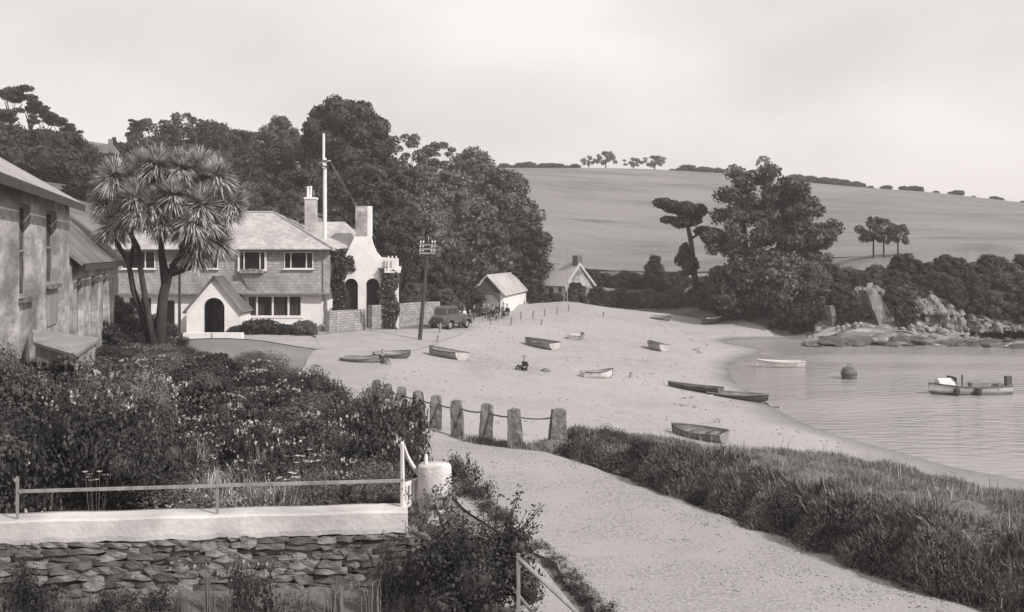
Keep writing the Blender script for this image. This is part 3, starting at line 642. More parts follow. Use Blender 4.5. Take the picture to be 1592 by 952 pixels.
#PART3
# ------------------------------------------------------------------ the garden
PR = {}
def bush_proto(kind, i):
    r = random.Random(i*13 + len(kind))
    lobes = [(r.uniform(-.5,.5), r.uniform(-.5,.5), r.uniform(.3,.85), r.uniform(.3,.5), r.uniform(.3,.5), r.uniform(.25,.4)) for _ in range(9)] + [(0,0,.4,.7,.7,.45)]
    return lobes
for i in range(4):
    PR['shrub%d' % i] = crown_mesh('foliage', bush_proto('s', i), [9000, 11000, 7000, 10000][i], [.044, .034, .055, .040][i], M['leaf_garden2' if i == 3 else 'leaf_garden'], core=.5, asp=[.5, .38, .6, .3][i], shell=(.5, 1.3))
    d = unit(R.normal(size=(90, 3)) + [0, -.2, .9]); Pn = d * [.8, .8, .55] * R.uniform(.9, 1.12, (90, 1)) + [0, 0, .5]
    keep = R.random(90) < (.5 if i < 2 else .95); cc = Pn[keep]
    P3 = np.repeat(cc, 5, 0) + R.normal(size=(len(cc)*5, 3)) * .018; V, Fq = leaf_arrays(P3, unit(R.normal(size=P3.shape) + [0, -.5, .8]), np.full(len(P3), .030), .8)
    PR['bloom%d' % i] = npmesh('blossom', V, Fq, M['petal'])
def blade_mesh(n, rad, h, w, m, lean=.35, seed=1, name='blades'):
    r = np.random.default_rng(seed); V = np.zeros((n, 5, 3)); a = r.uniform(0, 2*pi, n); p = np.stack([r.normal(size=n)*rad*.5, r.normal(size=n)*rad*.5, np.zeros(n)], 1)
    hh = h * r.uniform(.5, 1.1, n); ln = lean * r.uniform(.2, 1.2, n); dx = np.stack([np.cos(a), np.sin(a), np.zeros(n)], 1); sd = np.stack([-np.sin(a), np.cos(a), np.zeros(n)], 1)
    up = np.array([0, 0, 1.0])
    V[:, 0] = p - sd*w; V[:, 1] = p + sd*w; mid = p + up*(hh*.6)[:, None] + dx*(hh*ln*.3)[:, None]
    V[:, 2] = mid + sd*w*.8; V[:, 3] = mid - sd*w*.8; V[:, 4] = p + up*(hh*.95)[:, None] + dx*(hh*ln)[:, None]
    b = np.arange(n)[:, None]*5
    F3 = np.concatenate([b + [0, 1, 2], b + [0, 2, 3], b + [3, 2, 4]])
    return npmesh(name, V.reshape(-1, 3), F3, m)
PR['iris'] = blade_mesh(90, .32, .85, .016, M['sword'], .5, 3, 'foliage'); PR['iris2'] = blade_mesh(60, .25, 1.0, .014, M['blade'], .4, 4, 'foliage')
PR['weed'] = crown_mesh('foliage', [(R.uniform(-.7,.7), R.uniform(-.5,.5), R.uniform(.08,.7), R.uniform(.12,.3), R.uniform(.12,.3), R.uniform(.1,.3)) for _ in range(16)], 1500, .055, M['leaf_garden'], core=.3, asp=.4, shell=(.4, 1.7))
PR['weed2'] = crown_mesh('foliage', [(R.uniform(-.8,.8), R.uniform(-.6,.6), R.uniform(.05,.4), R.uniform(.12,.25), R.uniform(.12,.25), R.uniform(.1,.3)) for _ in range(16)], 1200, .05, M['leaf_garden2'], core=.2, asp=.3, shell=(.4, 1.9))
# low pale edging plants
V, Fq = leaf_arrays(R.normal(size=(1500, 3)) * [.42, .30, .06] + [0, 0, .12], unit(R.normal(size=(1500, 3)) + [0, 0, .6]), R.uniform(.012, .035, 1500), .7)
PR['cushion'] = npmesh('foliage', V, Fq, leafmat('silver_leaf', .16, .36, 3, .1))
def garden_right(y):         # right edge of the bed, along the road
    return np.interp(y, [16, 20, 25.8, 31, 37, 44, 50], [-1.75, -1.45, -2.7, -4.9, -7.2, -9.8, -12.0])
gl = {'shrub': 'dense dark shrub with small pale blossoms in the packed cottage garden', 'iris': 'clump of long sword-shaped leaves among the garden shrubs', 'cushion': 'low silvery cushion plant just behind the white-topped wall'}
def garden_plant(kind, x, y, s, zs, label=None, group=None, bloom=0, cat='shrub', pos=None):
    if pos: label = ['plain dark garden shrub', 'garden shrub dotted with blossom', 'thickly blossoming garden shrub'][bloom] + ', ' + nth(pos[0]) + ' row behind the wall, ' + nth(pos[1]) + ' from the road'
    z0 = ht(x, y) - .08
    o = empty({'shrub': 'garden_shrub', 'iris': 'iris_clump', 'cushion': 'cushion_plant'}[kind], (x, y, z0), random.uniform(0, 6.28), label or gl[kind], cat, group)
    if kind == 'shrub':
        i = random.choice([0, 0, 1, 1, 2, 3]); zs *= .80; s = min(max(s, zs*.6), 1.0); zs *= (1.05 if y > 27 else 1.2) if pos and pos[1] <= 2 else 1; f = link('foliage', PR['shrub%d' % i], o); f.scale = (s, s, zs)
        if bloom: b_ = link('blossom', PR['bloom%d' % (random.randrange(2) if bloom == 1 else 2 + random.randrange(2))], o); b_.scale = (s, s, zs)
    elif kind == 'iris': f = link('foliage', PR[random.choice(['iris', 'iris2'])], o); f.scale = (s, s, zs)
    else: f = link('foliage', PR['cushion'], o); f.scale = (s, s, zs)
    return o
yy = 17.6
cnt = 0; row = 0
while yy < 46:
    row += 1; col = 0
    step = 1.0 if yy < 24 else 1.35 if yy < 34 else 1.9
    xr = garden_right(yy); xl = -(0.50 * yy) - .5
    if yy > 33: xl = max(xl, -.47*yy)
    x = xr - step * .62
    while x > xl:
        col += 1; px_ = 796 + F * x / yy; top = 1.95 + .35 * sin(x*1.3 + yy*.7) + .2 * sin(x*3.1 - yy*1.9)
        if yy < 18.4: top = 1.55
        elif yy < 19.8: top = 1.75
        if x > xr - step * 1.2: top = 1.9 + .25*sin(yy*2)
        capz = H - (548 + 9*sin(x*2.1) + 5*sin(yy*5) - HZ) / F * yy
        if px_ < 230: top = capz if yy < 36 else min(top + .5, capz)
        if 30 < px_ < 175 and yy > 23.5: top -= (.30 if yy < 26 else .75)
        top = min(top, capz)
        zb = ht(x, yy); h_ = min(1.9, max(.30, top - zb + random.uniform(-.2, .10)))
        gap = (yy < 19 and (100 < px_ < 165 or 345 < px_ < 440))
        if not gap:
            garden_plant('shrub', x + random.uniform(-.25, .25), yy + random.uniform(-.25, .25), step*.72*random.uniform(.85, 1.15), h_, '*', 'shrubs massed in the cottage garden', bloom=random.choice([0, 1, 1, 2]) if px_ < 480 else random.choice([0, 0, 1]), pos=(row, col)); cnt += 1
        x -= step * random.uniform(.85, 1.1)
    yy += step * .92
for q_i, (px_, py_, y_) in enumerate(sorted([(130,795,16.8),(160,790,17.1),(112,780,17.4),(345,795,16.8),(372,790,16.9),(400,780,17.4),(425,790,17.0),(450,795,16.8),(378,760,18.2),(405,755,18.4),(300,797,16.7),(320,790,16.9)])):
    garden_plant('cushion', (px_-796)/F*y_, y_, 1.0, 1.3, nth(q_i+1) + ' silvery cushion plant from the left behind the white-topped wall', 'silvery cushion plants behind the white-topped wall', cat='plant')
for i, px_ in enumerate(sorted(random.choice([random.uniform(60, 260), random.uniform(300, 560), random.uniform(380, 470)]) for _ in range(34))):
    y_ = random.uniform(17.6, 21.5); x_ = (px_-796)/F*y_
    garden_plant('iris', x_, y_, .95, random.uniform(.6, 1.0), nth(i+1) + ' sword-leaved clump from the left among the garden shrubs', 'sword-leaved clumps among the garden shrubs', cat='plant')
for q_i in range(26):
    px_ = 110 + q_i*6.6; y_ = 45.5 + (q_i*37 % 11)*1.05; x_ = (px_-796)/F*y_; top = H - (530 + (q_i*29 % 13) - HZ)/F*y_; zb = ht(x_, y_)
    garden_plant('shrub', x_, y_, random.uniform(.8, 1.3), min(1.7, max(.7, top - zb)), 'shrub round the palm trunks before the inn, ' + nth(q_i+1) + ' from the left', 'shrubs round the palm trunks', bloom=random.choice([0, 0, 1]))
# white lily-like flowers by the rail
def lily(px, py, y, n, label):
    c = Vector(Q(px, py, y)); z0 = ht(c.x, c.y) - .05; o = empty('white_flower_clump', (c.x, c.y, z0), 0, label, 'flowers')
    mb = MB(); mp_ = MB(); rr = random.Random(px)
    for i in range(n):
        dx, dy, dz = rr.uniform(-.18, .18), rr.uniform(-.12, .12), rr.uniform(-.1, .14); hgt = c.z - z0 + dz
        mb.tube([(dx*.4, dy*.4, 0), (dx*.8, dy*.8, hgt*.6), (dx, dy, hgt)], .006, 4)
        for k in range(6):
            a = k * pi/3; e = .35; u = Vector((cos(a), sin(a), e)) * .06; w_ = Vector((-sin(a), cos(a), 0)) * .018; b_ = Vector((dx, dy, hgt))
            mp_.add([b_, b_ + u*.5 - w_, b_ + u, b_ + u*.5 + w_], [(0, 1, 2, 3)])
    mb.build('stem', M['leaf_mid'], o); mp_.build('petals', M['petal'], o)['kind'] = 'stuff'
lily(150, 742, 17.2, 9, 'clump of white flowers standing over the rail at the left'); lily(445, 745, 17.4, 6, 'low clump of white flowers just above the rail'); lily(478, 712, 18.4, 8, 'tallest clump of white flowers, left of the white gate'); lily(205, 735, 17.6, 4, 'two or three white flowers right of the left clump'); lily(298, 655, 22, 6, 'white blossoms standing in the middle of the bed')

# foreground wall: rubble face under a white rendered coping
WY = 15.95
wall = empty('garden_wall', (0, 0, 0), 0, 'white-topped slate rubble garden wall across the lower left', 'wall')
def yw(px): return 15.5 + (px - 27) / 600 * .6
def wx(px): return (px - 796) / F * yw(px)
zt, zm = 1.44, 1.13
def wallmat_M(): return None
A = Vector((wx(-120), yw(-120), 0)); B = Vector((wx(634), yw(634), 0)); Ld = (B - A).length; ud = (B - A).normalized(); nd = Vector((ud.y, -ud.x, 0))   # nd faces the camera
WM = Matrix(((ud.x, -nd.x, 0, A.x), (ud.y, -nd.y, 0, A.y), (0, 0, 1, 0), (0, 0, 0, 1)))
mb = MB(); mb.box(0, Ld, .10, .50, -.6, zm, WM); mb.build('core', mat('earth_joint', .035, .95, .07, 8, bump=.03), wall)
# coping with slightly irregular lower edge
nseg = 60; mb = MB(); V = []; Fs = []
for i in range(nseg + 1):
    x = Ld * i / nseg; lowz = zm - .02 + .012*sin(i*.9) + random.uniform(-.012, .012); top = zt + .006*sin(i*.5)
    for (y_, z_) in [(-.02, lowz), (-.03, lowz+.07), (-.025, top-.03), (0.0, top), (.46, top+.005), (.50, top-.03), (.5, lowz)]: V.append((x, y_, z_))
for i in range(nseg):
    for k in range(7): a = i*7 + k; b_ = i*7 + (k+1) % 7; Fs.append((a, b_, b_+7, a+7))
Fs += [tuple(range(7)), tuple(nseg*7 + k for k in range(7))]
mb.add(V, Fs, WM); mb.build('coping', M['coping'], wall, smooth=False)
# stones laid in rough courses, each its own piece
def stone_mesh(seed, w, h, d=.16):
    r = random.Random(seed); bm = bmesh.new(); bmesh.ops.create_cube(bm, size=1)
    bmesh.ops.subdivide_edges(bm, edges=[e for e in bm.edges if abs((e.verts[0].co - e.verts[1].co).x) > .5], cuts=2)
    for v in bm.verts:
        t = abs(v.co.x) * 2; v.co.x *= w; v.co.z *= h * (1.04 - .30 * t**3) ; v.co.y *= d
        v.co += Vector((r.uniform(-.02, .02)*w, r.uniform(-.025, .025), r.uniform(-.24, .24)*h))
    me = bpy.data.meshes.new('stone'); bm.to_mesh(me); bm.free(); return me
SM = [mat('slate_stone_%d' % i, a, .9, b, 3.5, bump=.02, bscale=16, stretch=(1, 1, 2.5)) for i, (a, b) in enumerate([(.05, .15), (.08, .22), (.04, .11), (.10, .26)])]
stones = []
for i in range(14):
    me = stone_mesh(i, [.34, .42, .28, .52, .38, .24, .46][i % 7], [.085, .11, .07, .10, .13, .08, .06][i % 7]); me.materials.append(SM[i % 4]); stones.append((me, [.34, .42, .28, .52, .38, .24, .46][i % 7], [.085, .11, .07, .10, .13, .08, .06][i % 7]))
zc = zm - .02; ns = 0
while zc > -.12:
    rowh = random.uniform(.075, .115); x = random.uniform(-.2, 0)
    while x < Ld + .1 and ns < 330:
        me, w_, h_ = random.choice(stones); k = random.uniform(.8, 1.15)
        p = WM @ Vector((x + w_*k/2, .06 + random.uniform(-.055, .045), zc - rowh/2 + .02*sin(x*2.0) + random.uniform(-.012, .012)))
        if ns < 296:
            s_ = link('stone', me, wall, p); s_.scale = (k, 1, rowh / h_ * 1.02); s_.rotation_euler = (random.uniform(-.15, .15), random.uniform(-.09, .09), atan2(ud.y, ud.x) + random.uniform(-.1, .1)); ns += 1
        x += w_ * k * .96
    zc -= rowh * .97
# rail on the wall
rail = empty('wall_rail', (0, 0, 0), 0, 'thin two-post rail standing on the white wall top', 'rail')
z_r = 1.84
for px_, pt in [(27, 2.04), (338, 2.07)]:
    y_ = yw(px_) + .08; MB().box(-.018, .018, -.012, .012, 0, pt - 1.42).build('post', M['greywood'], rail, ((px_-796)/F*y_, y_, 1.42))
def railseg(pa, pb, za, zb):
    a = Vector((wx(pa), yw(pa) + .06, za)); b_ = Vector((wx(pb), yw(pb) + .06, zb)); mb = MB(); d = (b_ - a); u = d.normalized(); n_ = Vector((-u.y, u.x, 0))
    mb.add([a + Vector((0,0,-.022)), b_ + Vector((0,0,-.022)), b_ + Vector((0,0,.022)), a + Vector((0,0,.022)), a + n_*.04 + Vector((0,0,-.022)), b_ + n_*.04 + Vector((0,0,-.022)), b_ + n_*.04 + Vector((0,0,.022)), a + n_*.04 + Vector((0,0,.022))],
           [(0,1,2,3),(7,6,5,4),(0,4,5,1),(3,2,6,7),(0,3,7,4),(1,5,6,2)])
    mb.build('rail_bar', M['greywood'], rail)
railseg(25, 338, 1.83, 1.845); railseg(338, 627, 1.848, 1.86)

# gate: tall hanging stile, slanting top bar and pierced boards, standing open
gY = 16.35; gx = (626 - 796)/F*gY
gate = empty('garden_gate', (gx, gY, 1.36), radians(66), 'white wooden garden gate with tall slanting stile, standing ajar by the pillar', 'gate')
mb = MB()
mb.add([(-.03,-.02,0),(.05,-.02,0),(.05,.02,0),(-.03,.02,0),(-.03,-.02,1.02),(.0,-.02,1.05),(.0,.02,1.05),(-.03,.02,1.02)], [(0,3,2,1),(4,5,6,7),(0,1,5,4),(1,2,6,5),(2,3,7,6),(3,0,4,7)]); mb.build('hanging_stile', M['whitepaint'], gate)
mb = MB(); pts = [(.02 + .55*t, 0, 1.02 - .58*t**.75 ) for t in [0, .2, .4, .6, .8, 1]]
for i in range(5):
    a, b_ = pts[i], pts[i+1]; mb.add([(a[0],-.022,a[2]-.07),(b_[0],-.022,b_[2]-.07),(b_[0],.022,b_[2]-.07),(a[0],.022,a[2]-.07),(a[0],-.022,a[2]),(b_[0],-.022,b_[2]),(b_[0],.022,b_[2]),(a[0],.022,a[2])], [(0,3,2,1),(4,5,6,7),(0,1,5,4),(1,2,6,5),(2,3,7,6),(3,0,4,7)])
mb.build('slanting_top_bar', M['whitepaint'], gate)
MB().box(.53, .60, -.022, .022, 0, .46).build('meeting_stile', M['whitepaint'], gate)
MB().box(.05, .53, -.018, .018, .04, .12).build('bottom_bar', M['whitepaint'], gate)
MB().box(.05, .53, -.018, .018, .36, .42).build('middle_bar', M['whitepaint'], gate)
for i in range(4): MB().box(.09 + i*.12, .135 + i*.12, -.012, .012, .12, .36).build('baluster', M['whitepaint'], gate)
# pillar
pY = 16.6; pxx = (676 - 796)/F*pY
pil = empty('gate_pillar', (pxx, pY, -.3), 0, 'stout round gate pillar with a whitewashed top, overgrown below', 'pillar')
MB().lathe([(.27, 0), (.26, 1.0), (.245, 1.68)], 20).build('shaft', mat('pillar_render', .22, .9, .50, 3, bump=.02, bscale=12), pil, smooth=False)
MB().lathe([(.25, 1.68), (.255, 2.05), (.25, 2.30), (.23, 2.33), (.0, 2.335)], 24).build('whitewashed_top', mat('stained_whitewash', .52, .9, .26, 2.2, bump=.03, bscale=9, lo=.5, hi=.72), pil, smooth=True)
for ch_ in pil.children:
    for v in ch_.data.vertices: n__ = mn.noise(v.co*3.5)*.06; v.co.x *= 1 + n__*1.6; v.co.y *= 1 + n__*1.6; v.co.z += mn.noise(v.co*5)*.02
MB().lathe([(.028, 0), (.03, .10), (.02, .15), (.004, .16)], 10, (-.13, -.02, 2.32)).build('iron_pin', M['whitepaint'], pil)
# ivy and stems on the pillar, foreground bush
def leafy(name, loc, lobes, n, ls, m, label, cat, core=.6, asp=.5, shell=(.6, 1.15), stems=None, up=.25):
    o = empty(name, loc, 0, label, cat); link('foliage', crown_mesh('foliage', lobes, n, ls, M[m], core=core, asp=asp, shell=shell, up=up), o)
    if stems:
        mb = MB()
        for s_ in stems: mb.tube(s_, [.02, .014, .005][:len(s_)], 5)
        mb.build('stem', M['bark'], o)
    return o
leafy('climbing_plant', (pxx + .05, pY - .02, 0), [(0.0,-.22,1.35,.26,.10,.4),(.24,-.1,1.5,.12,.2,.45),(-.1,-.25,1.1,.25,.12,.35),(.2,-.2,1.0,.3,.2,.4)], 700, .04, 'leaf_mid', 'thin climbing plant on the gate pillar', 'climber', core=0)
bY = 15.2; bx = (735-796)/F*bY; rr = random.Random(5); lobes = [(0,0,.75,.62,.55,.62),(-.35,.1,.85,.42,.4,.5),(.35,.05,.75,.45,.4,.45)]
for i in range(20): a = rr.uniform(0, 6.28); ra = rr.uniform(.3, .8); lobes.append((cos(a)*ra, sin(a)*ra*.7, rr.uniform(.35, 1.55 - ra*.5), .22, .22, .2))
stems = [[(0,0,0), (cos(a)*.4, sin(a)*.35, 1.0), (cos(a)*r_, sin(a)*r_*.7, h_)] for a, r_, h_ in [(rr.uniform(0, 6.28), rr.uniform(.55, 1.0), rr.uniform(1.3, 1.95)) for _ in range(26)]]
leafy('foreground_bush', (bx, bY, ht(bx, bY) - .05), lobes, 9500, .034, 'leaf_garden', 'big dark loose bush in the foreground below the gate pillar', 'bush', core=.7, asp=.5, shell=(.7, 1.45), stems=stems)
sp = []
for s_ in stems:
    e = Vector(s_[2]); m_ = Vector(s_[1])
    for k in range(26): t_ = rr.uniform(.2, 1.05); sp.append(m_.lerp(e, t_) + Vector((rr.gauss(0, .05), rr.gauss(0, .05), rr.gauss(0, .05))))
sp = np.array(sp); V, Fq = leaf_arrays(sp, unit(R.normal(size=sp.shape) + [0, -.3, .6]), R.uniform(.02, .042, len(sp)), .5)
fb = [o for o in bpy.data.objects if o.name.startswith('foreground_bush')][0]; link('sprays', npmesh('sprays', V, Fq, M['leaf_garden']), fb)
# weeds at the foot of the wall
for px_, top, w_, lb in [(70,895,70,'ragged low weeds at the wall foot right of the corner plant'),(175,902,60,'ragged low weeds at the wall foot in the lower left'),(280,897,60,'ragged low weeds left of the thin upright weed'),(355,905,50,'low weeds between the upright weed and the dark tuft'),(395,868,60,'dark tuft of weeds at the foot of the wall, below the middle of the rail'),(325,850,34,'thin upright weed against the wall right of centre'),(520,862,60,'clump of upright leaves at the foot of the wall left of the big bush'),(580,850,60,'sword-leaved clump at the wall foot beside the big bush'),(30,862,60,'dark plant in the bottom left corner against the wall'),(618,835,50,'pale leafy plant under the end of the white coping'),(460,890,50,'low weed at the wall foot between two darker tufts'),(230,905,60,'low weed at the wall foot left of centre'),(120,900,50,'low weed in the lower left in front of the wall')]:
    y_ = 15.2; x_ = (px_-796)/F*y_; z0 = ht(x_, y_) - .05; h_ = H - (top - HZ)/F*y_ - z0; w2 = w_/F*y_/2
    o = empty('wall_foot_plant', (x_, y_, z0), random.uniform(0, 6), lb, 'plant')
    if 'upright' in lb or 'sword' in lb: f = link('foliage', PR['iris'], o); f.scale = (w2*2, w2*1.6, h_*.75); f.data = PR['iris2']
    else: f = link('foliage', PR['weed' if px_ % 4 else 'weed2'], o); f.scale = (w2*1.4, w2, h_)

# stair rail lower right of the bush
sr = empty('stair_rail', (0, 0, 0), 0, 'low wooden stair rail beside the road at the bottom, half behind the bush', 'rail')
p1 = Vector(Q(806, 868, 14.6)); zb = ht(p1.x, p1.y) - .1
MB().box(p1.x-.025, p1.x+.025, p1.y-.025, p1.y+.025, zb, p1.z + .06).build('post', M['greywood'], sr)
p2 = Vector(Q(905, 960, 14.2)); p0 = Vector(Q(762, 872, 15.4)); p3 = Vector(Q(830, 955, 14.6))
mb = MB(); mb.tube([p1, p2], .028, 6); mb.build('handrail', M['greywood'], sr); mb = MB(); mb.tube([p0, p3], .025, 6); mb.build('handrail', M['greywood'], sr)
MB().box(p2.x-.025, p2.x+.025, p2.y-.025, p2.y+.025, -.2, p2.z + .06).build('post', M['greywood'], sr); MB().box(p0.x-.025, p0.x+.025, p0.y-.025, p0.y+.025, -.2, p0.z + .06).build('post', M['greywood'], sr); MB().box(p3.x-.025, p3.x+.025, p3.y-.025, p3.y+.025, -.2, p3.z + .06).build('post', M['greywood'], sr)
# pale paved path foot inside the rail
path = sheet('garden_path', [hp(700,870), hp(790,872), hp(838,880), hp(900,958), (.1,14), (-1.4,14)], .5, .045, M['road'])

# grass bank beside the road
bs = [hp(846,700), hp(900,718), hp(1000,754), hp(1075,784), hp(1150,810), hp(1225,838), hp(1268,862), hp(1345,888), hp(1415,914), (7.3,14.6), (8.8,11)]
bs = [Vector((p[0], p[1], 0)) for p in bs]
def polyat(pts, s_):
    for i in range(len(pts)-1):
        L = (pts[i+1]-pts[i]).length
        if s_ <= L or i == len(pts)-2: return pts[i] + (pts[i+1]-pts[i])*(s_/L), (pts[i+1]-pts[i]).normalized()
        s_ -= L
Ltot = sum((bs[i+1]-bs[i]).length for i in range(len(bs)-1))
nS, nT = 160, 44; V = []; wid = []
def smooth3(p, k=5):
    return p
for i in range(nS + 1):
    s_ = Ltot * i / nS; c, u = polyat(bs, min(s_, Ltot - .01)); c2, u2 = polyat(bs, max(0, min(s_ + 1.5, Ltot-.01))); c3, u3 = polyat(bs, max(0, s_ - 1.5)); u = (u + u2 + u3).normalized()
    n_ = Vector((-u.y, u.x, 0));  n_ = n_ if n_.x > 0 else -n_
    hgt = (.48 + .34*min(1, s_/6) + .35*min(1, max(0, s_-6)/7)) * min(1, max(0, (s_ + .2)/2.6)) ** .7 * (.88 + .12*sin(s_*.9)); W = 2.6 + .24*min(s_, 14)
    c = c - n_ * (.10 + .14*sin(s_*1.7) + .10*sin(s_*4.3))
    for j in range(nT + 1):
        t_ = j / nT; d_ = t_ * (W + 2.2)
        face = min(1, d_ / (.95 + .35*sin(s_*2.2) + .2*sin(s_*5.3))); prof = (sin(face*pi/2)) ** .8 * .86 + .14*min(1, d_/1.6)
        back = max(0, (d_ - W) / 2.2); prof *= (1 - back*back*(3-2*back))
        x, y = c.x + n_.x*d_, c.y + n_.y*d_; lump = mn.noise(Vector((x*1.4, y*1.4, 0))) * .16 + mn.noise(Vector((x*4, y*4, 3))) * .07
        V.append((x, y, d_, prof, hgt, lump, back))
V = np.array(V); base = hts(V[:, :2]); ed = np.minimum(1, V[:, 2]/.3) * (1 - V[:, 6])
Z = base - .03 + V[:, 4]*V[:, 3] + V[:, 5]*ed + np.maximum(0, (0 - base)) * .55 * V[:, 3] * (V[:, 2] < 9)
idx = np.arange((nS+1)*(nT+1)).reshape(nS+1, nT+1); quads = np.stack([idx[:-1, :-1], idx[1:, :-1], idx[1:, 1:], idx[:-1, 1:]], -1).reshape(-1, 4)
bankV = np.column_stack([V[:, 0], V[:, 1], Z])
o = link('grass_bank', npmesh('grass_bank', bankV, quads, mat('bank_turf', .07, .95, .20, 2.5, bump=.06, bscale=7, coord='World'), True)); o['kind'] = 'structure'
def blades_on(Vt, quads, n, h, w, name, m, kind='stuff', lean=.6, droop=None, sel=None, clump=1.2):
    a, b_, c, d_ = (Vt[quads[:, k]] for k in range(4)); nr = np.cross(b_ - a, d_ - a); ar = np.linalg.norm(nr, axis=1); nr = nr / (ar[:, None] + 1e-9); nr[nr[:, 2] < 0] *= -1
    if sel is not None: ar = ar * sel
    cc_ = (a + c) / 2; ar = ar * np.clip(np.array([.55 + 1.6*mn.noise(Vector((x*.9, y*.9, 21))) + .8*mn.noise(Vector((x*3, y*3, 5))) for x, y in cc_[:, :2]]), .28, 2)
    q = R.choice(len(quads), n, p=ar / ar.sum()); u, v = R.random((2, n, 1)); p = (a[q]*(1-u) + b_[q]*u)*(1-v) + (d_[q]*(1-u) + c[q]*u)*v
    az = R.uniform(0, 2*pi, n); sd = np.stack([np.cos(az), np.sin(az), 0*az], 1); up = unit(nr[q]*.55 + [0, 0, .7] + R.normal(size=(n, 3))*lean*.5)
    cl_ = .6 + .8*np.array([mn.noise(Vector((x*clump, y*clump, 9))) + .5 for x, y in p[:, :2]]); hh = (h * R.uniform(.4, 1.2, n) * np.clip(cl_, .3, 1.6))[:, None]
    tip = p + up*hh + np.array([0, 0, -1.0]) * hh * .25 * R.random((n, 1)); mid = p + up*hh*.55
    Vb = np.stack([p - sd*w, p + sd*w, mid + sd*w*.7, mid - sd*w*.7, tip], 1).reshape(-1, 3); b0 = np.arange(n)[:, None]*5
    o = link(name, npmesh(name, Vb, np.concatenate([b0 + [0, 1, 2], b0 + [0, 2, 3], b0 + [3, 2, 4]]), m)); o['kind'] = kind; return o
fw = (V[:, 2][quads[:, 0]] < W + .6) * 1.0
blades_on(bankV, quads, 90000, .15, .007, 'grass', M['blade'], sel=fw)
foot = (V[:, 2][quads[:, 0]] < .55) * 1.0
blades_on(bankV - np.array([.12, .06, 0]), quads, 14000, .13, .010, 'grass', M['blade'], sel=foot * (mn.noise(Vector((1, 2, 3))) * 0 + 1), lean=1.4, clump=2.5)
face_sel = ((V[:, 2][quads[:, 0]] < 1.0)) * 1.0
o = blades_on(bankV, quads, 26000, .24, .016, 'coarse_grass', leafmat('coarse_blade', .06, .26, 1.0, .25), sel=face_sel, lean=1.0); 
blades_on(bankV, quads, 1500, .42, .006, 'grass_stalks', M['sword'], sel=fw, lean=.5)
for i, s_ in enumerate(sorted(random.uniform(2.6, Ltot - .3) for _ in range(44))):      # dark bracken and bramble clumps on the roadside face
    c, u = polyat(bs, s_); n_ = Vector((-u.y, u.x, 0)); n_ = n_ if n_.x > 0 else -n_
    d_ = random.uniform(.12, .75); p = c + n_*d_; zz = ht(p.x, p.y) + min(1, d_/.6)*.72
    k = random.uniform(.30, .55)
    o = empty('bramble_clump', (p.x, p.y, zz - .25), random.uniform(0, 6), 'dark bramble clump on the grass bank face, ' + nth(i+1) + ' from the posts', 'plant', 'bramble clumps on the face of the grass bank')
    f = link('foliage', PR[('weed', 'shrub1', 'weed2')[i % 3]], o); f.scale = (k*1.2, k*1.2, k)
# verge of weeds at the left road edge
vs = [Vector((*hp(835,848), 0)), Vector((*hp(862,880), 0)), Vector((*hp(890,912), 0)), Vector((*hp(930,958), 0))]
for i in range(20):
    s_ = i / 19; c, u = polyat(vs, s_*sum((vs[q+1]-vs[q]).length for q in range(3)) * .999); k = random.uniform(.07, .15)
    o = empty('verge_weed', (c.x + random.uniform(-.08, .08), c.y, ht(c.x, c.y) - .05), random.uniform(0, 6), 'low dark weed at the left road edge, ' + nth(i+1) + ' counting towards us', 'plant', 'weeds along the left road edge'); f = link('foliage', PR['weed' if i % 3 else 'weed2'], o); f.scale = (k*2, k*2, k*2)

for i in range(11):
    t_ = i/10; a_, b_ = hit(703, 742), hit(778, 815); x_, y_ = a_.x + (b_.x-a_.x)*t_, a_.y + (b_.y-a_.y)*t_; k = random.uniform(.20, .34)
    o = empty('road_edge_plant', (x_, y_, ht(x_, y_) - .06), random.uniform(0, 6), 'trailing plant between pillar and road, ' + nth(i+1) + ' counting towards us', 'plant', 'trailing plants between pillar and road'); f = link('foliage', PR['weed' if i % 3 else 'weed2'], o); f.scale = (k*1.5, k*1.5, k*(2.6 if i < 4 else 1.5))
# granite posts and rail
gp = empty('post_and_rail_fence', (0, 0, 0), 0, 'row of rough granite posts joined by an iron rail along the beach edge', 'fence')
posts = [(865,636,29.5,.22,1.05,.05),(802,635,29.4,.19,1.12,-.04),(755,628,30.4,.18,1.05,.03),(712,622,31.5,.17,1.0,-.05),(677,615,32.6,.17,1.0,.02),(650,608,33.8,.16,1.0,0),(622,602,35.0,.16,1.0,.05),(603,597,36.2,.15,1.0,0),(585,591,37.4,.15,1.0,0)]
tops = []
def granite_post(h, w, seed):
    bm = bmesh.new(); bmesh.ops.create_cube(bm, size=1); r = random.Random(seed)
    for v in bm.verts: v.co.z += .5; v.co.x *= w*2; v.co.y *= w*1.7; v.co.z *= h
    bmesh.ops.subdivide_edges(bm, edges=bm.edges[:], cuts=3, use_grid_fill=True)
    for v in bm.verts:
        t_ = v.co.z / h; k = 1.08 - .26*t_**2; v.co.x *= k; v.co.y *= k; v.co += Vector((r.uniform(-.02, .02), r.uniform(-.02, .02), r.uniform(-.025, .02)))
        if t_ > .97: v.co.z -= (abs(v.co.x)/w)**2*.05
    me = bpy.data.meshes.new('post'); bm.to_mesh(me); bm.free(); me.materials.append(M['granite']); return me
for i, (px_, pt, y_, w_, h_, ln) in enumerate(posts):
    x_ = (px_-796)/F*y_; zt_ = H - (pt-HZ)/F*y_; z0 = ht(x_, y_) - .15
    p = link('post', granite_post(zt_ - z0, w_, i), gp, (x_, y_, z0)); p.rotation_euler = (0, ln, random.uniform(-.3, .3)); tops.append(Vector((x_, y_, zt_ - .22)))
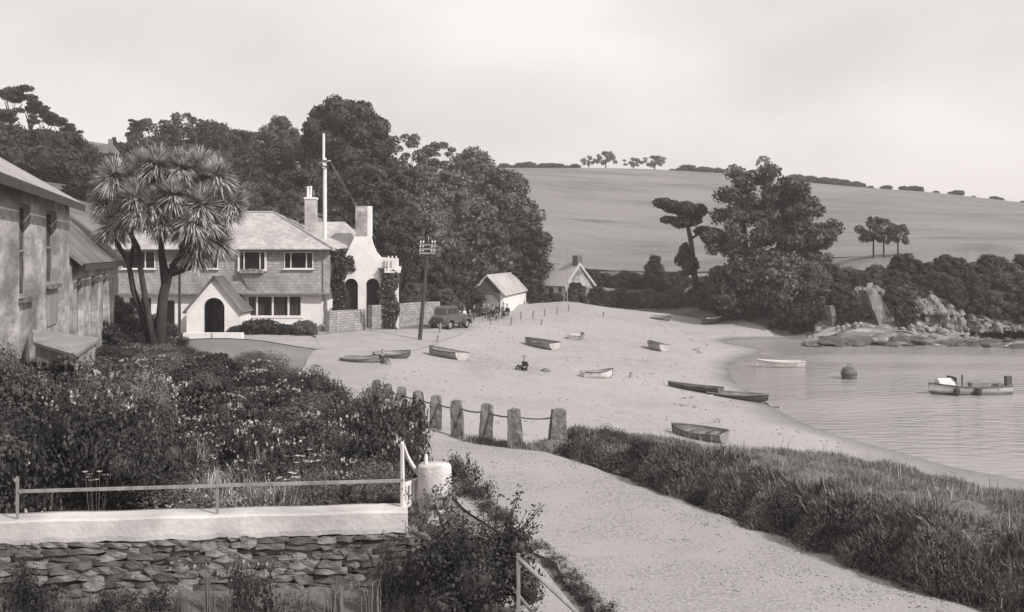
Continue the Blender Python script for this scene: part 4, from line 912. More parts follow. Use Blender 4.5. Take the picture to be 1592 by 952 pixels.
for i in range(len(tops)-1):
    a, b_ = tops[i], tops[i+1]; m_ = a.lerp(b_, .5) - Vector((0, 0, .06)); mb = MB(); mb.tube([a, a.lerp(m_, .6) - Vector((0,0,.015)), m_, b_.lerp(m_, .6) - Vector((0,0,.015)), b_], .022, 6); mb.build('rail_bar', M['iron'], gp)
# turf humps round the post feet
for i, (px_, y_, w_, h_, lb) in enumerate([(862,29.4,.50,.42,'rounded tuft of turf round the foot of the last granite post'),(803,29.3,.3,.16,'low grass tuft at the foot of the second granite post'),(756,30.2,.3,.14,'low grass tuft at the foot of the third granite post'),(835,29.2,.3,.12,'thin grass strip between the first two granite posts'),(780,29.8,.3,.12,'thin grass strip between second and third granite posts'),(735,30.6,.3,.12,'thin grass strip left of the third granite post')]):
    x_ = (px_-796)/F*y_; o = empty('turf_tuft', (x_, y_, ht(x_, y_)), 0, lb, 'grass tuft')
    mb = MB(); mb.lathe([(w_, -.05), (w_*.96, h_*.45), (w_*.7, h_*.85), (w_*.3, h_), (0.01, h_*1.02)], 16); me_o = mb.build('turf', M['ground'], o, smooth=True)
    f = link('blades', blade_mesh(500 if i == 0 else 220, w_*1.1, .2, .010, M['blade'], .9, 60+i), o); f.location = (0, 0, h_*.5); f['kind'] = 'stuff'
#PART4
# ------------------------------------------------------------------ buildings
M['glass'] = bpy.data.materials.new('window_glass'); M['glass'].use_nodes = True
_b = M['glass'].node_tree.nodes['Principled BSDF']; _b.inputs['Base Color'].default_value = g(.02); _b.inputs['Roughness'].default_value = .08; _b.inputs['Alpha'].default_value = .45
M['curtain'] = mat('curtain_cloth', .22, .9, .40, 2, stretch=(6, 1, .1))
def window(parent, x0, x1, z0, z1, y, lights, curtains=(), fm='whitepaint', bar=.055, transoms=(), sill=True, M4=None):
    """frame with its bars, one pane per light, curtains behind; faces -Y"""
    mb = MB(); mb.box(x0, x1, y-.04, y+.05, z0, z0+bar, M4); mb.box(x0, x1, y-.04, y+.05, z1-bar, z1, M4)
    mb.box(x0, x0+bar, y-.04, y+.05, z0+bar, z1-bar, M4); mb.box(x1-bar, x1, y-.04, y+.05, z0+bar, z1-bar, M4)
    xs = [x0 + bar]; tot = sum(lights); acc = 0
    for l in lights[:-1]:
        acc += l; c = x0 + (x1-x0)*acc/tot; mb.box(c-bar*.6, c+bar*.6, y-.035, y+.045, z0+bar, z1-bar, M4); xs.append(c)
    xs.append(x1 - bar)
    f = mb.build('window', M[fm], parent)
    for i in range(len(lights)): MB().box(xs[i]+.01, xs[i+1]-.01, y+.015, y+.022, z0+bar, z1-bar, M4).build('pane', M['glass'], f)
    if sill: MB().box(x0-.08, x1+.08, y-.14, y+.03, z0-.07, z0-.003, M4).build('sill', M[fm], f)
    for (a, b_) in curtains:
        mb = MB(); k = max(4, int((b_-a)/.07)); V = []; xa = x0 + (x1-x0)*a; xb = x0 + (x1-x0)*b_
        k = max(4, int((xb-xa)/.06))
        for i in range(k+1):
            xx = xa + (xb-xa)*i/k; yy_ = y + .12 + .03*sin(i*1.7); V += [(xx, yy_, z0+.05), (xx, yy_, z1-.03), (xx, yy_+.006, z0+.05), (xx, yy_+.006, z1-.03)]
        mb.add(V, [(4*i, 4*i+4, 4*i+5, 4*i+1) for i in range(k)] + [(4*i+2, 4*i+3, 4*i+7, 4*i+6) for i in range(k)], M4); mb.build('curtain', M['curtain'], f)
    return f
def roofslab(pts, th=.10, M4=None):
    """a flat roof slope given its upper outline, with thickness"""
    p = [Vector(q) for q in pts]; n_ = (p[1]-p[0]).cross(p[2]-p[0]).normalized(); n_ = n_ if n_.z > 0 else -n_; k = len(p)
    V = [tuple(q) for q in p] + [tuple(q - n_*th) for q in p]
    return V, [tuple(range(k)), tuple(reversed(range(k, 2*k)))] + [(i, (i+1) % k, (i+1) % k + k, i + k) for i in range(k)]
# ---- the inn, local frame: x along the front, y into the house, z up from its floor
IY = 71.0; s = IY / F
X = lambda px: (px - 796) * s
Zp = lambda py: H - (py - HZ) * s
inn = empty('inn', (0, IY, 0), 0, 'white and slate-hung two-storey inn with a pale hipped roof and jettied upper floor', 'inn')
xl, xr = X(168), X(500); xlu, xru = X(166), X(513); ze, zj, zb = Zp(388), Zp(456), -.3
lowh = [rect(X(384), X(470), Zp(493), Zp(459)), rect(X(200), X(236), Zp(497), Zp(462)), rect(X(250), X(272), 0.15, Zp(466)), rect(X(318), X(346), 0.1, Zp(466))]
mb = MB(); mb.plate([(xl, zb), (xr, zb), (xr, zj), (xl, zj)], lowh, 0, .3); mb.build('lower_wall', M['whitewash'], inn)
MB().box(xl, xl+.3, .3, 8.7, zb, zj).build('side_wall', M['whitewash'], inn); MB().box(xr-.3, xr, .3, 8.7, zb, zj).build('side_wall', M['whitewash'], inn); MB().box(xl, xr, 8.7, 9, zb, ze).build('rear_wall', M['whitewash'], inn)
uph = [rect(X(375), X(416), Zp(420), Zp(391)), rect(X(444), X(489), Zp(418), Zp(392)), rect(X(193), X(245), Zp(418), Zp(390)), rect(X(318), X(342), Zp(418), Zp(392))]
mb = MB(); mb.plate([(xlu, zj), (xru, zj), (xru, ze), (xlu, ze)], uph, -.45, -.2); mb.build('upper_wall', M['tilehung'], inn)
MB().box(xlu, xlu+.25, -.2, 8.7, zj, ze).build('upper_side_wall', M['tilehung'], inn); MB().box(xru-.25, xru, -.2, 8.7, zj, ze).build('upper_side_wall', M['tilehung'], inn)
MB().box(xlu+.25, xru-.25, -.2, 8.69, zj+.01, zj+.15).build('floor', M['darkwood'], inn)
MB().box(xlu-.01, xru+.01, -.50, -.455, zj-.06, zj+.05).build('jetty_board', M['greywood'], inn)
window(inn, X(375), X(416), Zp(420), Zp(391), -.62, (1, 3, 1), [(.0, .16), (.84, 1)]); window(inn, X(444), X(489), Zp(418), Zp(392), -.46, (1, 2.3, 1), [(.72, 1)]); window(inn, X(193), X(245), Zp(418), Zp(390), -.46, (1, 1.4, 1), [(0, .1)]); window(inn, X(318), X(342), Zp(418), Zp(392), -.46, (1, 1), [])
# bay box, window box and bracket below the left window
MB().box(X(373.5), X(375), -.66, -.451, Zp(421), Zp(390)).box(X(416), X(417.5), -.66, -.451, Zp(421), Zp(390)).box(X(373.5), X(417.5), -.68, -.451, Zp(390), Zp(389)).build('bay_surround', M['whitepaint'], inn)
mb = MB(); a0, a1, b0_, b1_ = X(376), X(415), Zp(424), Zp(452)
mb.add([(a0,-.66,b0_),(a1,-.66,b0_),(a1,-.455,b0_),(a0,-.455,b0_),(X(391),-.462,b1_),(X(401),-.462,b1_),(X(401),-.455,b1_),(X(391),-.455,b1_)], [(0,3,2,1),(4,5,6,7),(0,1,5,4),(1,2,6,5),(2,3,7,6),(3,0,4,7)]); mb.build('bay_bracket', M['tilehung'], inn)
fb_ = MB().box(X(377), X(414), -.86, -.67, Zp(424.5), Zp(420.5)).build('window_box', M['greywood'], inn)
Pn = np.stack([R.uniform(X(378), X(413), 260), R.uniform(-.92, -.66, 260), R.uniform(Zp(422), Zp(416.5), 260)], 1); V, Fq = leaf_arrays(Pn, unit(R.normal(size=Pn.shape)), R.uniform(.02, .05, 260), .7); o = link('box_flowers', npmesh('box_flowers', V, Fq, M['leaf_pale']), fb_); o['kind'] = 'stuff'
window(inn, X(384), X(470), Zp(493), Zp(459), -.02, (1, 1.55, 1.55, 1.35), [(.0, .13), (.17, .30), (.40, .66), (.70, .96)], bar=.10)
MB().box(X(380), X(474), -.12, -.004, Zp(505), Zp(494.6)).build('sill_band', M['whitewash'], inn)
window(inn, X(200), X(236), Zp(497), Zp(462), .05, (1, 1), []); window(inn, X(250), X(272), .15, Zp(466), .08, (1,), [], sill=False)
# hipped roof
ov = .45; rz_ = Zp(330) + .14; ry = 4.3; ra, rb = X(236), X(403); ex0, ex1, ey0, ey1 = xlu-.35, xru+.3, -.45-ov, 9.3; zz = ze + .04
V, Fs = [], []
parts_ = [([(ex0,ey0,zz),(ex1,ey0,zz),(rb,ry,rz_),(ra,ry,rz_)], 'roof'), ([(ex1,ey0,zz),(ex1,ey1,zz),(rb,ry,rz_)], 'roof'), ([(ex1,ey1,zz),(ex0,ey1,zz),(ra,ry,rz_),(rb,ry,rz_)], 'roof'), ([(ex0,ey1,zz),(ex0,ey0,zz),(ra,ry,rz_)], 'roof')]
mb = MB(); mb.add([(ex0,ey0,zz),(ex1,ey0,zz),(ex1,ey1,zz),(ex0,ey1,zz),(ra,ry,rz_),(rb,ry,rz_),(ex0,ey0,zz-.12),(ex1,ey0,zz-.12),(ex1,ey1,zz-.12),(ex0,ey1,zz-.12)], [(0,1,5,4),(1,2,5),(2,3,4,5),(3,0,4),(0,6,7,1),(1,7,8,2),(2,8,9,3),(3,9,6,0),(6,9,8,7)])
roof = mb.build('roof', M['rooflight'], inn)
mb = MB(); mb.tube([(ra,ry,rz_+.02),(rb,ry,rz_+.02)], .09, 6); mb.tube([(rb,ry,rz_+.0),(ex1,ey0,zz+.03)], .07, 6); mb.tube([(ra,ry,rz_+.0),(ex0,ey0,zz+.03)], .07, 6); mb.tube([(rb,ry,rz_),(ex1,ey1,zz+.03)], .07, 6); r_ = mb.build('ridge_tiles', M['roofslate'], roof); r_['kind'] = 'stuff'
mb = MB(); mb.tube([(ex0, ey0-.05, zz-.10), (ex1, ey0-.05, zz-.10)], .06, 6); mb.build('gutter', M['darkwood'], inn)
mb = MB(); mb.tube([(X(505), -.52, ze-.05), (X(505), -.52, zj+.05)], .035, 6); mb.build('downpipe', M['greywood'], inn)
# chimney 1
c0, c1 = X(459.5), X(476.5); cy0 = 3.1
ch = MB().box(c0, c1, cy0, cy0+.9, Zp(358)-1.0, Zp(309)+.12).build('chimney', mat('chimney_render', .25, .9, .48, 1.5, bump=.015), inn)
MB().box(c0-.05, c1+.05, cy0-.05, cy0+.95, Zp(309)+.123, Zp(307)+.16).build('chimney_cap', M['whitewash'], ch)
for px_, h_, m_ in [(463, .75, 'whitewash'), (467.5, .78, 'whitepaint'), (472, .5, 'granite')]:
    MB().lathe([(.10, 0), (.085, h_*.8), (.10, h_*.86), (.085, h_)], 10, (X(px_), cy0+.45, Zp(307)+.165)).build('chimney_pot', M[m_], ch)
# porch
pf = -2.6; pz = lambda py: H - (py - HZ) * (IY + pf) / F; pxx_ = lambda px: (px - 796) * (IY + pf) / F
pa, pb, pc = pxx_(290), pxx_(374), pxx_(333); apex = pz(433); ev = pz(484); zb2 = -.3
porch = MB(); porch.plate([(pa, zb2), (pb, zb2), (pb, ev+.05), (pc, apex), (pa, ev+.05)], [arch(pxx_(316), pxx_(349), zb2+.001, pz(463))], pf, pf+.25); po = porch.build('porch', M['whitewash'], inn)
MB().box(pa, pa+.2, pf+.25, 0-.001, zb2, ev+.02).build('porch_side_wall', M['whitewash'], po); MB().box(pb-.2, pb, pf+.25, 0-.001, zb2, ev+.02).build('porch_side_wall', M['whitewash'], po)
for (xa, xb_) in [(pa-.22, pc), (pb+.22, pc)]:
    sl_ = (apex - ev) / abs(pc - pa); z_e = ev + .05 - .22*sl_
    V, Fs = roofslab([(xa, pf-.18, z_e+.14), (pc, pf-.18, apex+.16), (pc, .0, apex+.16), (xa, .0, z_e+.14)], .12); MB().add(V, Fs).build('porch_roof', M['roofdark'], po)
MB().box(pxx_(316), pxx_(349), pf+2.2, pf+2.25, .1, pz(470)).build('inner_door', M['darkwood'], po)
window(po, pxx_(333)-.1, pxx_(349)-.05, .3, pz(476), pf+2.1, (1,), [], fm='greywood', sill=False)
# second block behind
I2 = 76.0; s2 = I2 / F; X2 = lambda px: (px - 796) * s2; Z2 = lambda py: H - (py - HZ) * s2; d2 = I2 - IY
MB().box(X2(470), X2(552), d2+.3, d2+7, -.3, Z2(384)).build('rear_block_wall', M['whitewash'], inn)
q0, q1, z2e, z2r = X2(462), X2(558), Z2(384), Z2(346)
mb = MB(); mb.add([(q0,d2-.2,z2e),(q1,d2-.2,z2e),(q1,d2+7.5,z2e),(q0,d2+7.5,z2e),(q0,d2+3.6,z2r+.15),(X2(524),d2+3.6,z2r+.15),(q0,d2-.2,z2e-.12),(q1,d2-.2,z2e-.12),(q1,d2+7.5,z2e-.12),(q0,d2+7.5,z2e-.12)], [(0,1,5,4),(1,2,5),(2,3,4,5),(3,0,4),(0,6,7,1),(1,7,8,2),(2,8,9,3),(3,9,6,0),(6,9,8,7)]); mb.build('rear_roof', M['rooflight'], inn)
window(inn, X2(520), X2(540), Z2(410), Z2(392), d2+.26, (1, 1), [], sill=False)
# gable with the swept chimney stack and the two arches
gy = d2 - .5
out = [(X2(522), -.3), (X2(522), Z2(440)), (X2(540), Z2(395)), (X2(553), Z2(368)), (X2(578), Z2(368)), (X2(581), Z2(380)), (X2(586), Z2(392)), (X2(593), Z2(400)), (X2(620), Z2(402)), (X2(620), -.3)]
arches = [arch(X2(537), X2(558), -.299, Z2(433)), arch(X2(570), X2(591), -.299, Z2(433))]
MB().plate(out, arches, gy, gy+.45).build('arched_gable_wall', M['whitewash'], inn)
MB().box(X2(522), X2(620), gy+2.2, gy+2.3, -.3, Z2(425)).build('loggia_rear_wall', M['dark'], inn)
MB().box(X2(536), X2(592), gy+.46, gy+.5, -.3, Z2(430)).build('arch_shade_plate', M['dark'], inn)  # near-black plate behind both arches, the shade inside put into its colour
MB().box(X2(590), X2(620), gy+.45, gy+2.2, Z2(420), Z2(415)).build('loggia_slab', M['whitewash'], inn)
for px_ in (606, 612, 618): MB().box(X2(px_)-.05, X2(px_)+.05, gy-.35, gy-.25, Z2(422), Z2(398)).build('parapet_baluster', M['whitepaint'], inn)
MB().box(X2(600), X2(624), gy-.42, gy-.01, Z2(424), Z2(417)).build('parapet_beam', M['whitewash'], inn)
st = MB().box(X2(554), X2(572.5), gy, gy+.9, Z2(368)+.001, Z2(321)).build('chimney', M['oldrender'], inn)
MB().box(X2(572.6), X2(578), gy+.02, gy+.88, Z2(368)+.001, Z2(321)).build('chimney_sunlit_side', M['whitewash'], st)  # right side whiter than the front: its sunlight is put into the colour
# ivy column and creepers
def creeper(name, quad, n, ls, m, label, cat='climber', y=0, dep=.35):
    x0, x1, z0, z1 = quad; P_ = np.stack([R.uniform(x0, x1, n), y - dep*R.random(n)*(.5+.5*np.sin(R.uniform(0, 3.14, n))), R.uniform(z0, z1, n)], 1)
    edge = np.sin(P_[:, 2]*3.1 + x0)*.12*(x1-x0); P_[:, 0] += edge; V, Fq = leaf_arrays(P_, unit(R.normal(size=P_.shape) + [0, -1.2, .3]), ls*R.uniform(.6, 1.3, n), .7)
    base = ((x0+x1)/2, y, z0); o = empty(name, base, 0, label, cat); V = V - np.array(base); link('foliage', npmesh('foliage', V, Fq, M[m]), o)
    mb = MB(); mb.tube([(0, -.05, 0), (.1, -.08, (z1-z0)*.5), (-.1, -.06, (z1-z0)*.9)], .05, 5); mb.build('stem', M['bark'], o); return o
creeper('ivy', (X(514), X(535), -.2, Z2(388)), 2600, .10, 'leaf_dark', 'dark ivy-clad column between the inn and the arched white gable', y=IY+1.2, dep=1.3)
creeper('creeper', (X2(592), X2(620), -.1, Z2(417)), 2200, .10, 'leaf_mid', 'creeper covering the corner right of the two arches', y=IY+gy-.05, dep=.4)
creeper('creeper', (X2(535), X2(552), Z2(422), Z2(398)), 300, .09, 'leaf_mid', 'wisps of creeper on the white gable above the left arch', y=IY+gy-.05, dep=.2)
# garden walls in front of the inn
def lowwall(pts, h, th, m, name, label, cap=None):
    o = empty(name, (pts[0][0], pts[0][1], ht(*pts[0])-.3), 0, label, 'wall'); b0 = Vector(o.location)
    mb = MB(); mc = MB()
    for i in range(len(pts)-1):
        a, b_ = Vector((*pts[i], 0)), Vector((*pts[i+1], 0)); u = (b_-a).normalized(); n_ = Vector((-u.y, u.x, 0))*th/2; za, zb_ = ht(*pts[i]), ht(*pts[i+1])
        def bx(m_, w, z0, z1): 
            nn = n_*w; q = [a-nn, b_-nn, b_+nn, a+nn]; zs = [za, zb_, zb_, za]
            m_.add([(p.x-b0.x, p.y-b0.y, zq+z0-b0.z) for p, zq in zip(q, zs)] + [(p.x-b0.x, p.y-b0.y, zq+z1-b0.z) for p, zq in zip(q, zs)], [(0,3,2,1),(4,5,6,7),(0,1,5,4),(1,2,6,5),(2,3,7,6),(3,0,4,7)])
        bx(mb, 1, -.3, h)
        if cap: bx(mc, 1.25, h+.002, h+cap)
    mb.build('masonry', M[m], o)
    if cap: mc.build('coping', M['whitewash'], o)
    return o
g2 = lambda px, py: hp(px, py)
lowwall([g2(508,518), g2(566,514)], 1.4, .4, 'rubble', 'stone_wall', 'pale rubble garden wall right of the inn, left of the gap')
lowwall([g2(575,512), g2(612,509), g2(648,505), g2(681,503)], 1.62, .4, 'rubble', 'stone_wall', 'pale rubble garden wall from the gap to the crowd, behind the telegraph pole')
y67 = 60.5; fx = lambda px: (px-796)/F*y67; fz = lambda py: H-(py-HZ)/F*y67
ow = empty('forecourt_wall', (fx(332), y67, 0), 0, 'low white-capped wall standing before the inn porch', 'wall')
MB().box(fx(287)-fx(332), fx(378)-fx(332), -.35, .2, fz(530), fz(517.5)).build('coping', M['whitewash'], ow)
for a, b_ in [(289, 308), (352, 377)]: MB().box(fx(a)-fx(332), fx(b_)-fx(332), -.2, .15, -.4, fz(530)-.003).build('pier', M['whitewash'], ow)
MB().box(fx(308)-fx(332)+.003, fx(352)-fx(332)-.003, .0, .14, -.4, fz(532)).build('gap_shade_panel', M['darkwood'], ow)  # dark panel stands in for the shade in the gap under the coping
MB().box(-.03, .03, -.37, -.352, fz(529.5), fz(518)).build('joint_strip', M['greywood'], ow)
post_y = 60; MB_ = MB(); xx = (279-796)/F*post_y; zq = ht(xx, post_y)-.1
tp = empty('garden_post', (xx, post_y, zq), 0, 'tall thin dark post beside the spiky palm trunk in front of the porch', 'post'); MB().box(-.06, .06, -.06, .06, 0, H-(420-HZ)/F*post_y - zq).build('shaft', M['darkwood'], tp); MB().box(-.08, .08, -.08, .08, H-(420-HZ)/F*post_y - zq + .002, H-(418-HZ)/F*post_y - zq).build('cap', M['darkwood'], tp)
for px_, yt, w_, Y_, c_, lb in [(405,505,60,67.5,'dark0','clipped dark hedge bush under the long ground floor window'),(440,506,46,67.3,'dark1','dark bush at the right end of the hedge under the long window'),(372,508,40,67.6,'dark2','dark bush right of the porch'),(475,500,44,67.0,'pale0','pale bushy shrub at the right corner of the inn front'),(205,480,80,62,'wood1','leafy shrub under the left upstairs window of the inn'),(175,462,70,56,'wood0','leafy shrub at the corner of the weathered outbuilding'),(150,500,80,50,'dark0','dark shrub at the foot of the weathered outbuilding'),(262,504,36,64,'dark1','dark shrub left of the inn porch'),(215,510,90,57,'dark2','dark shrub behind the spiky palm trunks')]:
    tree(px_, yt, w_, Y_, c_, lb, 'bush', 'bush', base=.01, r0=.04, limbs=3)

# ---- left building: a long wall running away from us
d_ = Vector((-.273, 1, 0)).normalized(); nR = Vector((d_.y, -d_.x, 0))     # nR faces the garden
def longbuilding(nm, c, L, z0, ze_, pitch_w, rise, wall_m, roof_m, openings, label, om, depth=6):
    """c: far right corner; wall runs back towards us along -d_. local x: from near end to far end"""
    A_ = c - d_*L; Mx = Matrix(((d_.x, -nR.x, 0, A_.x), (d_.y, -nR.y, 0, A_.y), (0, 0, 1, 0), (0, 0, 0, 1)))
    o = empty(nm, (c.x, c.y, z0), 0, label, 'building'); inv = Matrix.Translation(-Vector(o.location)); MM = inv @ Mx
    MB().plate(rect(0, L, z0-.5, ze_), [rect(a, b_, c_, e_) for a, b_, c_, e_ in openings], 0, .4, MM).build('front_wall', M[wall_m], o)
    MB().plate([(0,z0-.5),(depth,z0-.5),(depth,ze_),(pitch_w,ze_+rise),(0,ze_)], [], 0, .35, MM @ Matrix(((0,-1,0,L),(1,0,0,.4),(0,0,1,0),(0,0,0,1)))).build('gable_wall', M[wall_m], o)
    MB().box(0, L, depth, depth+.3, z0-.5, ze_, MM).build('rear_wall', M[wall_m], o); MB().box(0, .35, .4, depth, z0-.5, ze_, MM).build('near_wall', M[wall_m], o)
    sl_ = rise / pitch_w
    V, Fs = roofslab([(-.2, -.45, ze_-.45*sl_+.14), (L+.15, -.45, ze_-.45*sl_+.14), (L+.3, pitch_w, ze_+rise+.14), (-.2, pitch_w, ze_+rise+.14)], .12); MB().add(V, Fs, MM).build('roof', M[roof_m], o)
    V, Fs = roofslab([(-.2, pitch_w+.002, ze_+rise+.14), (L+.3, pitch_w+.002, ze_+rise+.14), (L+.3, depth+.5, ze_-.2), (-.2, depth+.5, ze_-.2)], .12); MB().add(V, Fs, MM).build('roof', M[roof_m], o)
    MB().box(0, L+.25, -.49, -.453, ze_-.45*sl_-.12, ze_-.45*sl_+.10, MM).build('eaves_board', M['darkwood'], o)
    for a, b_, c_, e_ in openings:
        mb = MB(); bar = .07
        mb.box(a, a+bar, .14, .22, c_, e_, MM); mb.box(b_-bar, b_, .14, .22, c_, e_, MM); mb.box(a+bar, b_-bar, .14, .22, e_-bar, e_, MM); mb.box(a+bar, b_-bar, .14, .22, (c_+e_)/2-.03, (c_+e_)/2+.03, MM); mb.box(a+bar, b_-bar, .14, .22, c_, c_+bar, MM)
        f = mb.build('window', M[om], o); MB().box(a+bar, b_-bar, .175, .185, (c_+e_)/2+.03, e_-bar, MM).build('pane', M['glass'], f); MB().box(a+bar, b_-bar, .172, .182, c_+bar, (c_+e_)/2-.03, MM).build('pane', M['glass'], f)
        MB().box(a-.12, b_+.12, -.16, .135, c_-.12, c_-.003, MM).build('sill', M['granite'], f)
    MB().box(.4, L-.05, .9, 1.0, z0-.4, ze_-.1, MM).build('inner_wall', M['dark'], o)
    return o, MM
def along(px, c, L):              # local x on the wall line where a photo column meets it
    t = (px - 796) / F; A_ = c - d_*L; k = (t*A_.y - A_.x) / (d_.x - t*d_.y); return k
c1_ = Vector(((108-796)/F*38, 38, 0)); L1 = 21.0
def zat(px, py, c, L): k = along(px, c, L); A_ = c - d_*L; y_ = A_.y + d_.y*k; return H - (py-HZ)*y_/F
ops = [(along(72, c1_, L1), along(88, c1_, L1), zat(80, 442, c1_, L1), zat(80, 328, c1_, L1)), (along(30, c1_, L1), along(47, c1_, L1), zat(38, 462, c1_, L1), zat(38, 318, c1_, L1)), (along(72, c1_, L1)+.05, along(86, c1_, L1), zat(79, 500, c1_, L1), zat(79, 458, c1_, L1))]
ops.append((ops[1][0]-5.2, ops[1][0]-3.9, ops[0][2], ops[0][3]))
lb1, MM1 = longbuilding('old_store', c1_, L1, ht(c1_.x, c1_.y), 7.06, 3.0, 1.75, 'oldrender', 'roofslate', ops[:2] + ops[3:], 'tall weathered stone building with narrow windows cut by the left edge', 'greywood')
MB().box(along(72,c1_,L1)+.05, along(87,c1_,L1), -.06, -.01, zat(79,505,c1_,L1), zat(79,458,c1_,L1), MM1).build('plank_shutter', M['greywood'], lb1)
chx = L1-9.6; MB().box(chx, chx+.8, 3.4, 4.2, 8.0, 10.4, MM1).build('chimney', M['oldrender'], lb1)
c2_ = c1_ + d_*20.5; L2 = 20.0
ops2 = [(along(a, c2_, L2), along(b_, c2_, L2), 1.6, 4.3) for a, b_ in [(120, 127), (142, 148), (160, 165)]]
lb2, MM2 = longbuilding('outbuilding', c2_, L2, ht(c2_.x, c2_.y), 5.12, 2.6, 2.3, 'oldrender', 'roofdark', ops2, 'lower weathered outbuilding with an old slate roof between the tall store and the palm', 'darkwood', depth=5.2)
# tilted lean-to roof in the garden below the store
sh = empty('garden_shed', Vector(Q(105, 530, 28.3)) - Vector((0, 0, 1.6)), 0, 'little shed with a tilted felt roof in the garden below the tall store', 'shed'); b0 = Vector(sh.location)
cr = [Vector(Q(50, 512, 29.3)), Vector(Q(88, 505, 30.0)), Vector(Q(155, 526, 28.6)), Vector(Q(118, 552, 27.0)), Vector(Q(52, 532, 27.6))]
top4 = [cr[4], cr[3], cr[2], cr[0]]
V, Fs = roofslab([p - b0 for p in top4], .08); MB().add(V, Fs).build('roof', mat('felt_roof', .17, .9, .27, 2), sh)
mb = MB(); q = [p.lerp(sum(top4, Vector())/4, .12) - b0 for p in top4]; V = [(p.x, p.y, p.z-.09) for p in q] + [(p.x, p.y, -.1) for p in q]; mb.add(V, [(0,1,2,3),(7,6,5,4)] + [(i, i+4, (i+1) % 4+4, (i+1) % 4) for i in range(4)]); mb.build('walls', M['greywood'], sh)

# ---- boathouse
u_ = Vector((.16, .987, 0)).normalized(); v_ = Vector((-u_.y, u_.x, 0))    # u along the length, v to the left
bo = Vector(((783-796)/F*101, 101, 0)); gz = min(ht(bo.x, bo.y), ht(*(bo + u_*13).xy), ht(*(bo+v_*3.2).xy)) - .3
bh = empty('boathouse', (bo.x, bo.y, gz), 0, 'white boathouse with a steep whitewashed roof and dark doorway at the head of the beach', 'boathouse')
BM_ = Matrix(((v_.x*-1, u_.x, 0, 0), (v_.y*-1, u_.y, 0, 0), (0, 0, 1, -gz), (0, 0, 0, 1)))   # local x to the right, y along, from the near right corner
W_, Lb = 3.15, 14.0; ez, rz3 = 1.5, 3.15; rx = -1.55
MB().plate([(-W_, gz), (0, gz), (0, ez), (rx, rz3), (-W_, ez+.1)], [rect(-2.25, -.32, gz+.001, 1.62)], 0, .2, BM_).build('gable_wall', M['whitewash'], bh)
MB().plate([(-2.75, 1.66), (-.02, 1.66), (-.02, ez+.13), (rx, rz3-.03), (-2.75, 1.70)], [], -.06, -.002, BM_).build('gable_boarding', M['darkwood'], bh)
MB().plate([(-W_, gz), (0, gz), (0, ez), (rx, rz3), (-W_, ez+.1)], [], Lb-.2, Lb, BM_).build('rear_gable', M['whitewash'], bh)
MB().box(-.2, 0, .2, Lb-.2, gz, ez-.02, BM_).build('side_wall', M['whitewash'], bh); MB().box(-W_, -W_+.2, .2, Lb-.2, gz, ez, BM_).build('side_wall', M['whitewash'], bh)
for xa, xe in [(.25, ez), (-W_-.25, ez+.1)]:
    sl_ = (rz3-ez)/1.55; V, Fs = roofslab([(xa, -.25, xe-.25*sl_+.12), (xa, Lb+.2, xe-.25*sl_+.12), (rx, Lb+.2, rz3+.14), (rx, -.25, rz3+.14)], .1); MB().add(V, Fs, BM_).build('roof', M['rooflight'], bh)
for k in range(6): MB().box(-2.24+k*.32, -1.935+k*.32, .10, .15, gz, 1.60, BM_).build('door_plank', M['greywood'], bh)
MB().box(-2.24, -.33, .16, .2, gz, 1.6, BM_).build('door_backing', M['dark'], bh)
# ---- cottage
co = Vector(Q(880, 463, 114)); gz = ht(co.x, co.y) - .3; uf = Vector((-.6, .8, 0)); ug = Vector((.8, .6, 0))
ct = empty('cottage', (co.x, co.y, gz), 0, 'small pale cottage with a thatched roof and dark chimney at the end of the beach', 'cottage')
CM = Matrix(((-uf.x, ug.x, 0, 0), (-uf.y, ug.y, 0, 0), (0, 0, 1, -gz), (0, 0, 0, 1)))     # x: from left end (-L) to corner 0; y: depth
Lc, Dc = 5.4, 3.6; ez = H - 46*114/F; rz4 = H - 15*116/F
MB().plate(rect(-Lc, 0, gz, ez), [rect(-4.6, -3.8, 1.1, 1.8), rect(-2.9, -2.1, gz+.001, 1.9), rect(-1.4, -.7, 1.1, 1.8)], 0, .25, CM).build('front_wall', M['whitewash'], ct)
MB().plate([(.25, gz), (Dc, gz), (Dc, ez), (Dc/2, rz4), (.25, ez+.2)], [], -.25, -.001, CM @ Matrix(((0,1,0,0),(1,0,0,0),(0,0,1,0),(0,0,0,1)))).build('gable_wall', M['oldrender'], ct)
MB().box(-Lc, -Lc+.25, .25, Dc, gz, ez, CM).box(-Lc+.25, -.25, Dc-.25, Dc, gz, ez, CM).build('rear_wall', M['whitewash'], ct)
MB().box(-Lc+.25, -.25, .8, .85, gz, ez-.05, CM).build('inner_wall', M['dark'], ct)
for a, b_ in [(-4.6, -3.8), (-1.4, -.7)]: window(ct, a, b_, 1.1, 1.8, .08, (1, 1), [], M4=CM)
MB().box(-2.9, -2.1, .06, .12, gz, 1.9, CM).build('door', M['darkwood'], ct)
th = mat('weathered_thatch', .34, .95, .50, 2.5, stretch=(3, 3, 1), bump=.04)
for y0_, y1_ in [(-.4, Dc/2), (Dc+.4, Dc/2)]:
    V, Fs = roofslab([(-Lc-.25, y0_, ez-.28), (.3, y0_, ez-.28), (.12, y1_, rz4+.12), (-Lc+.5, y1_, rz4+.12)], .22); MB().add(V, Fs, CM).build('roof', th, ct)
MB().box(-.75, .05, Dc/2-.3, Dc/2+.35, rz4-.4, rz4+.85, CM).build('chimney', M['granite'], ct)
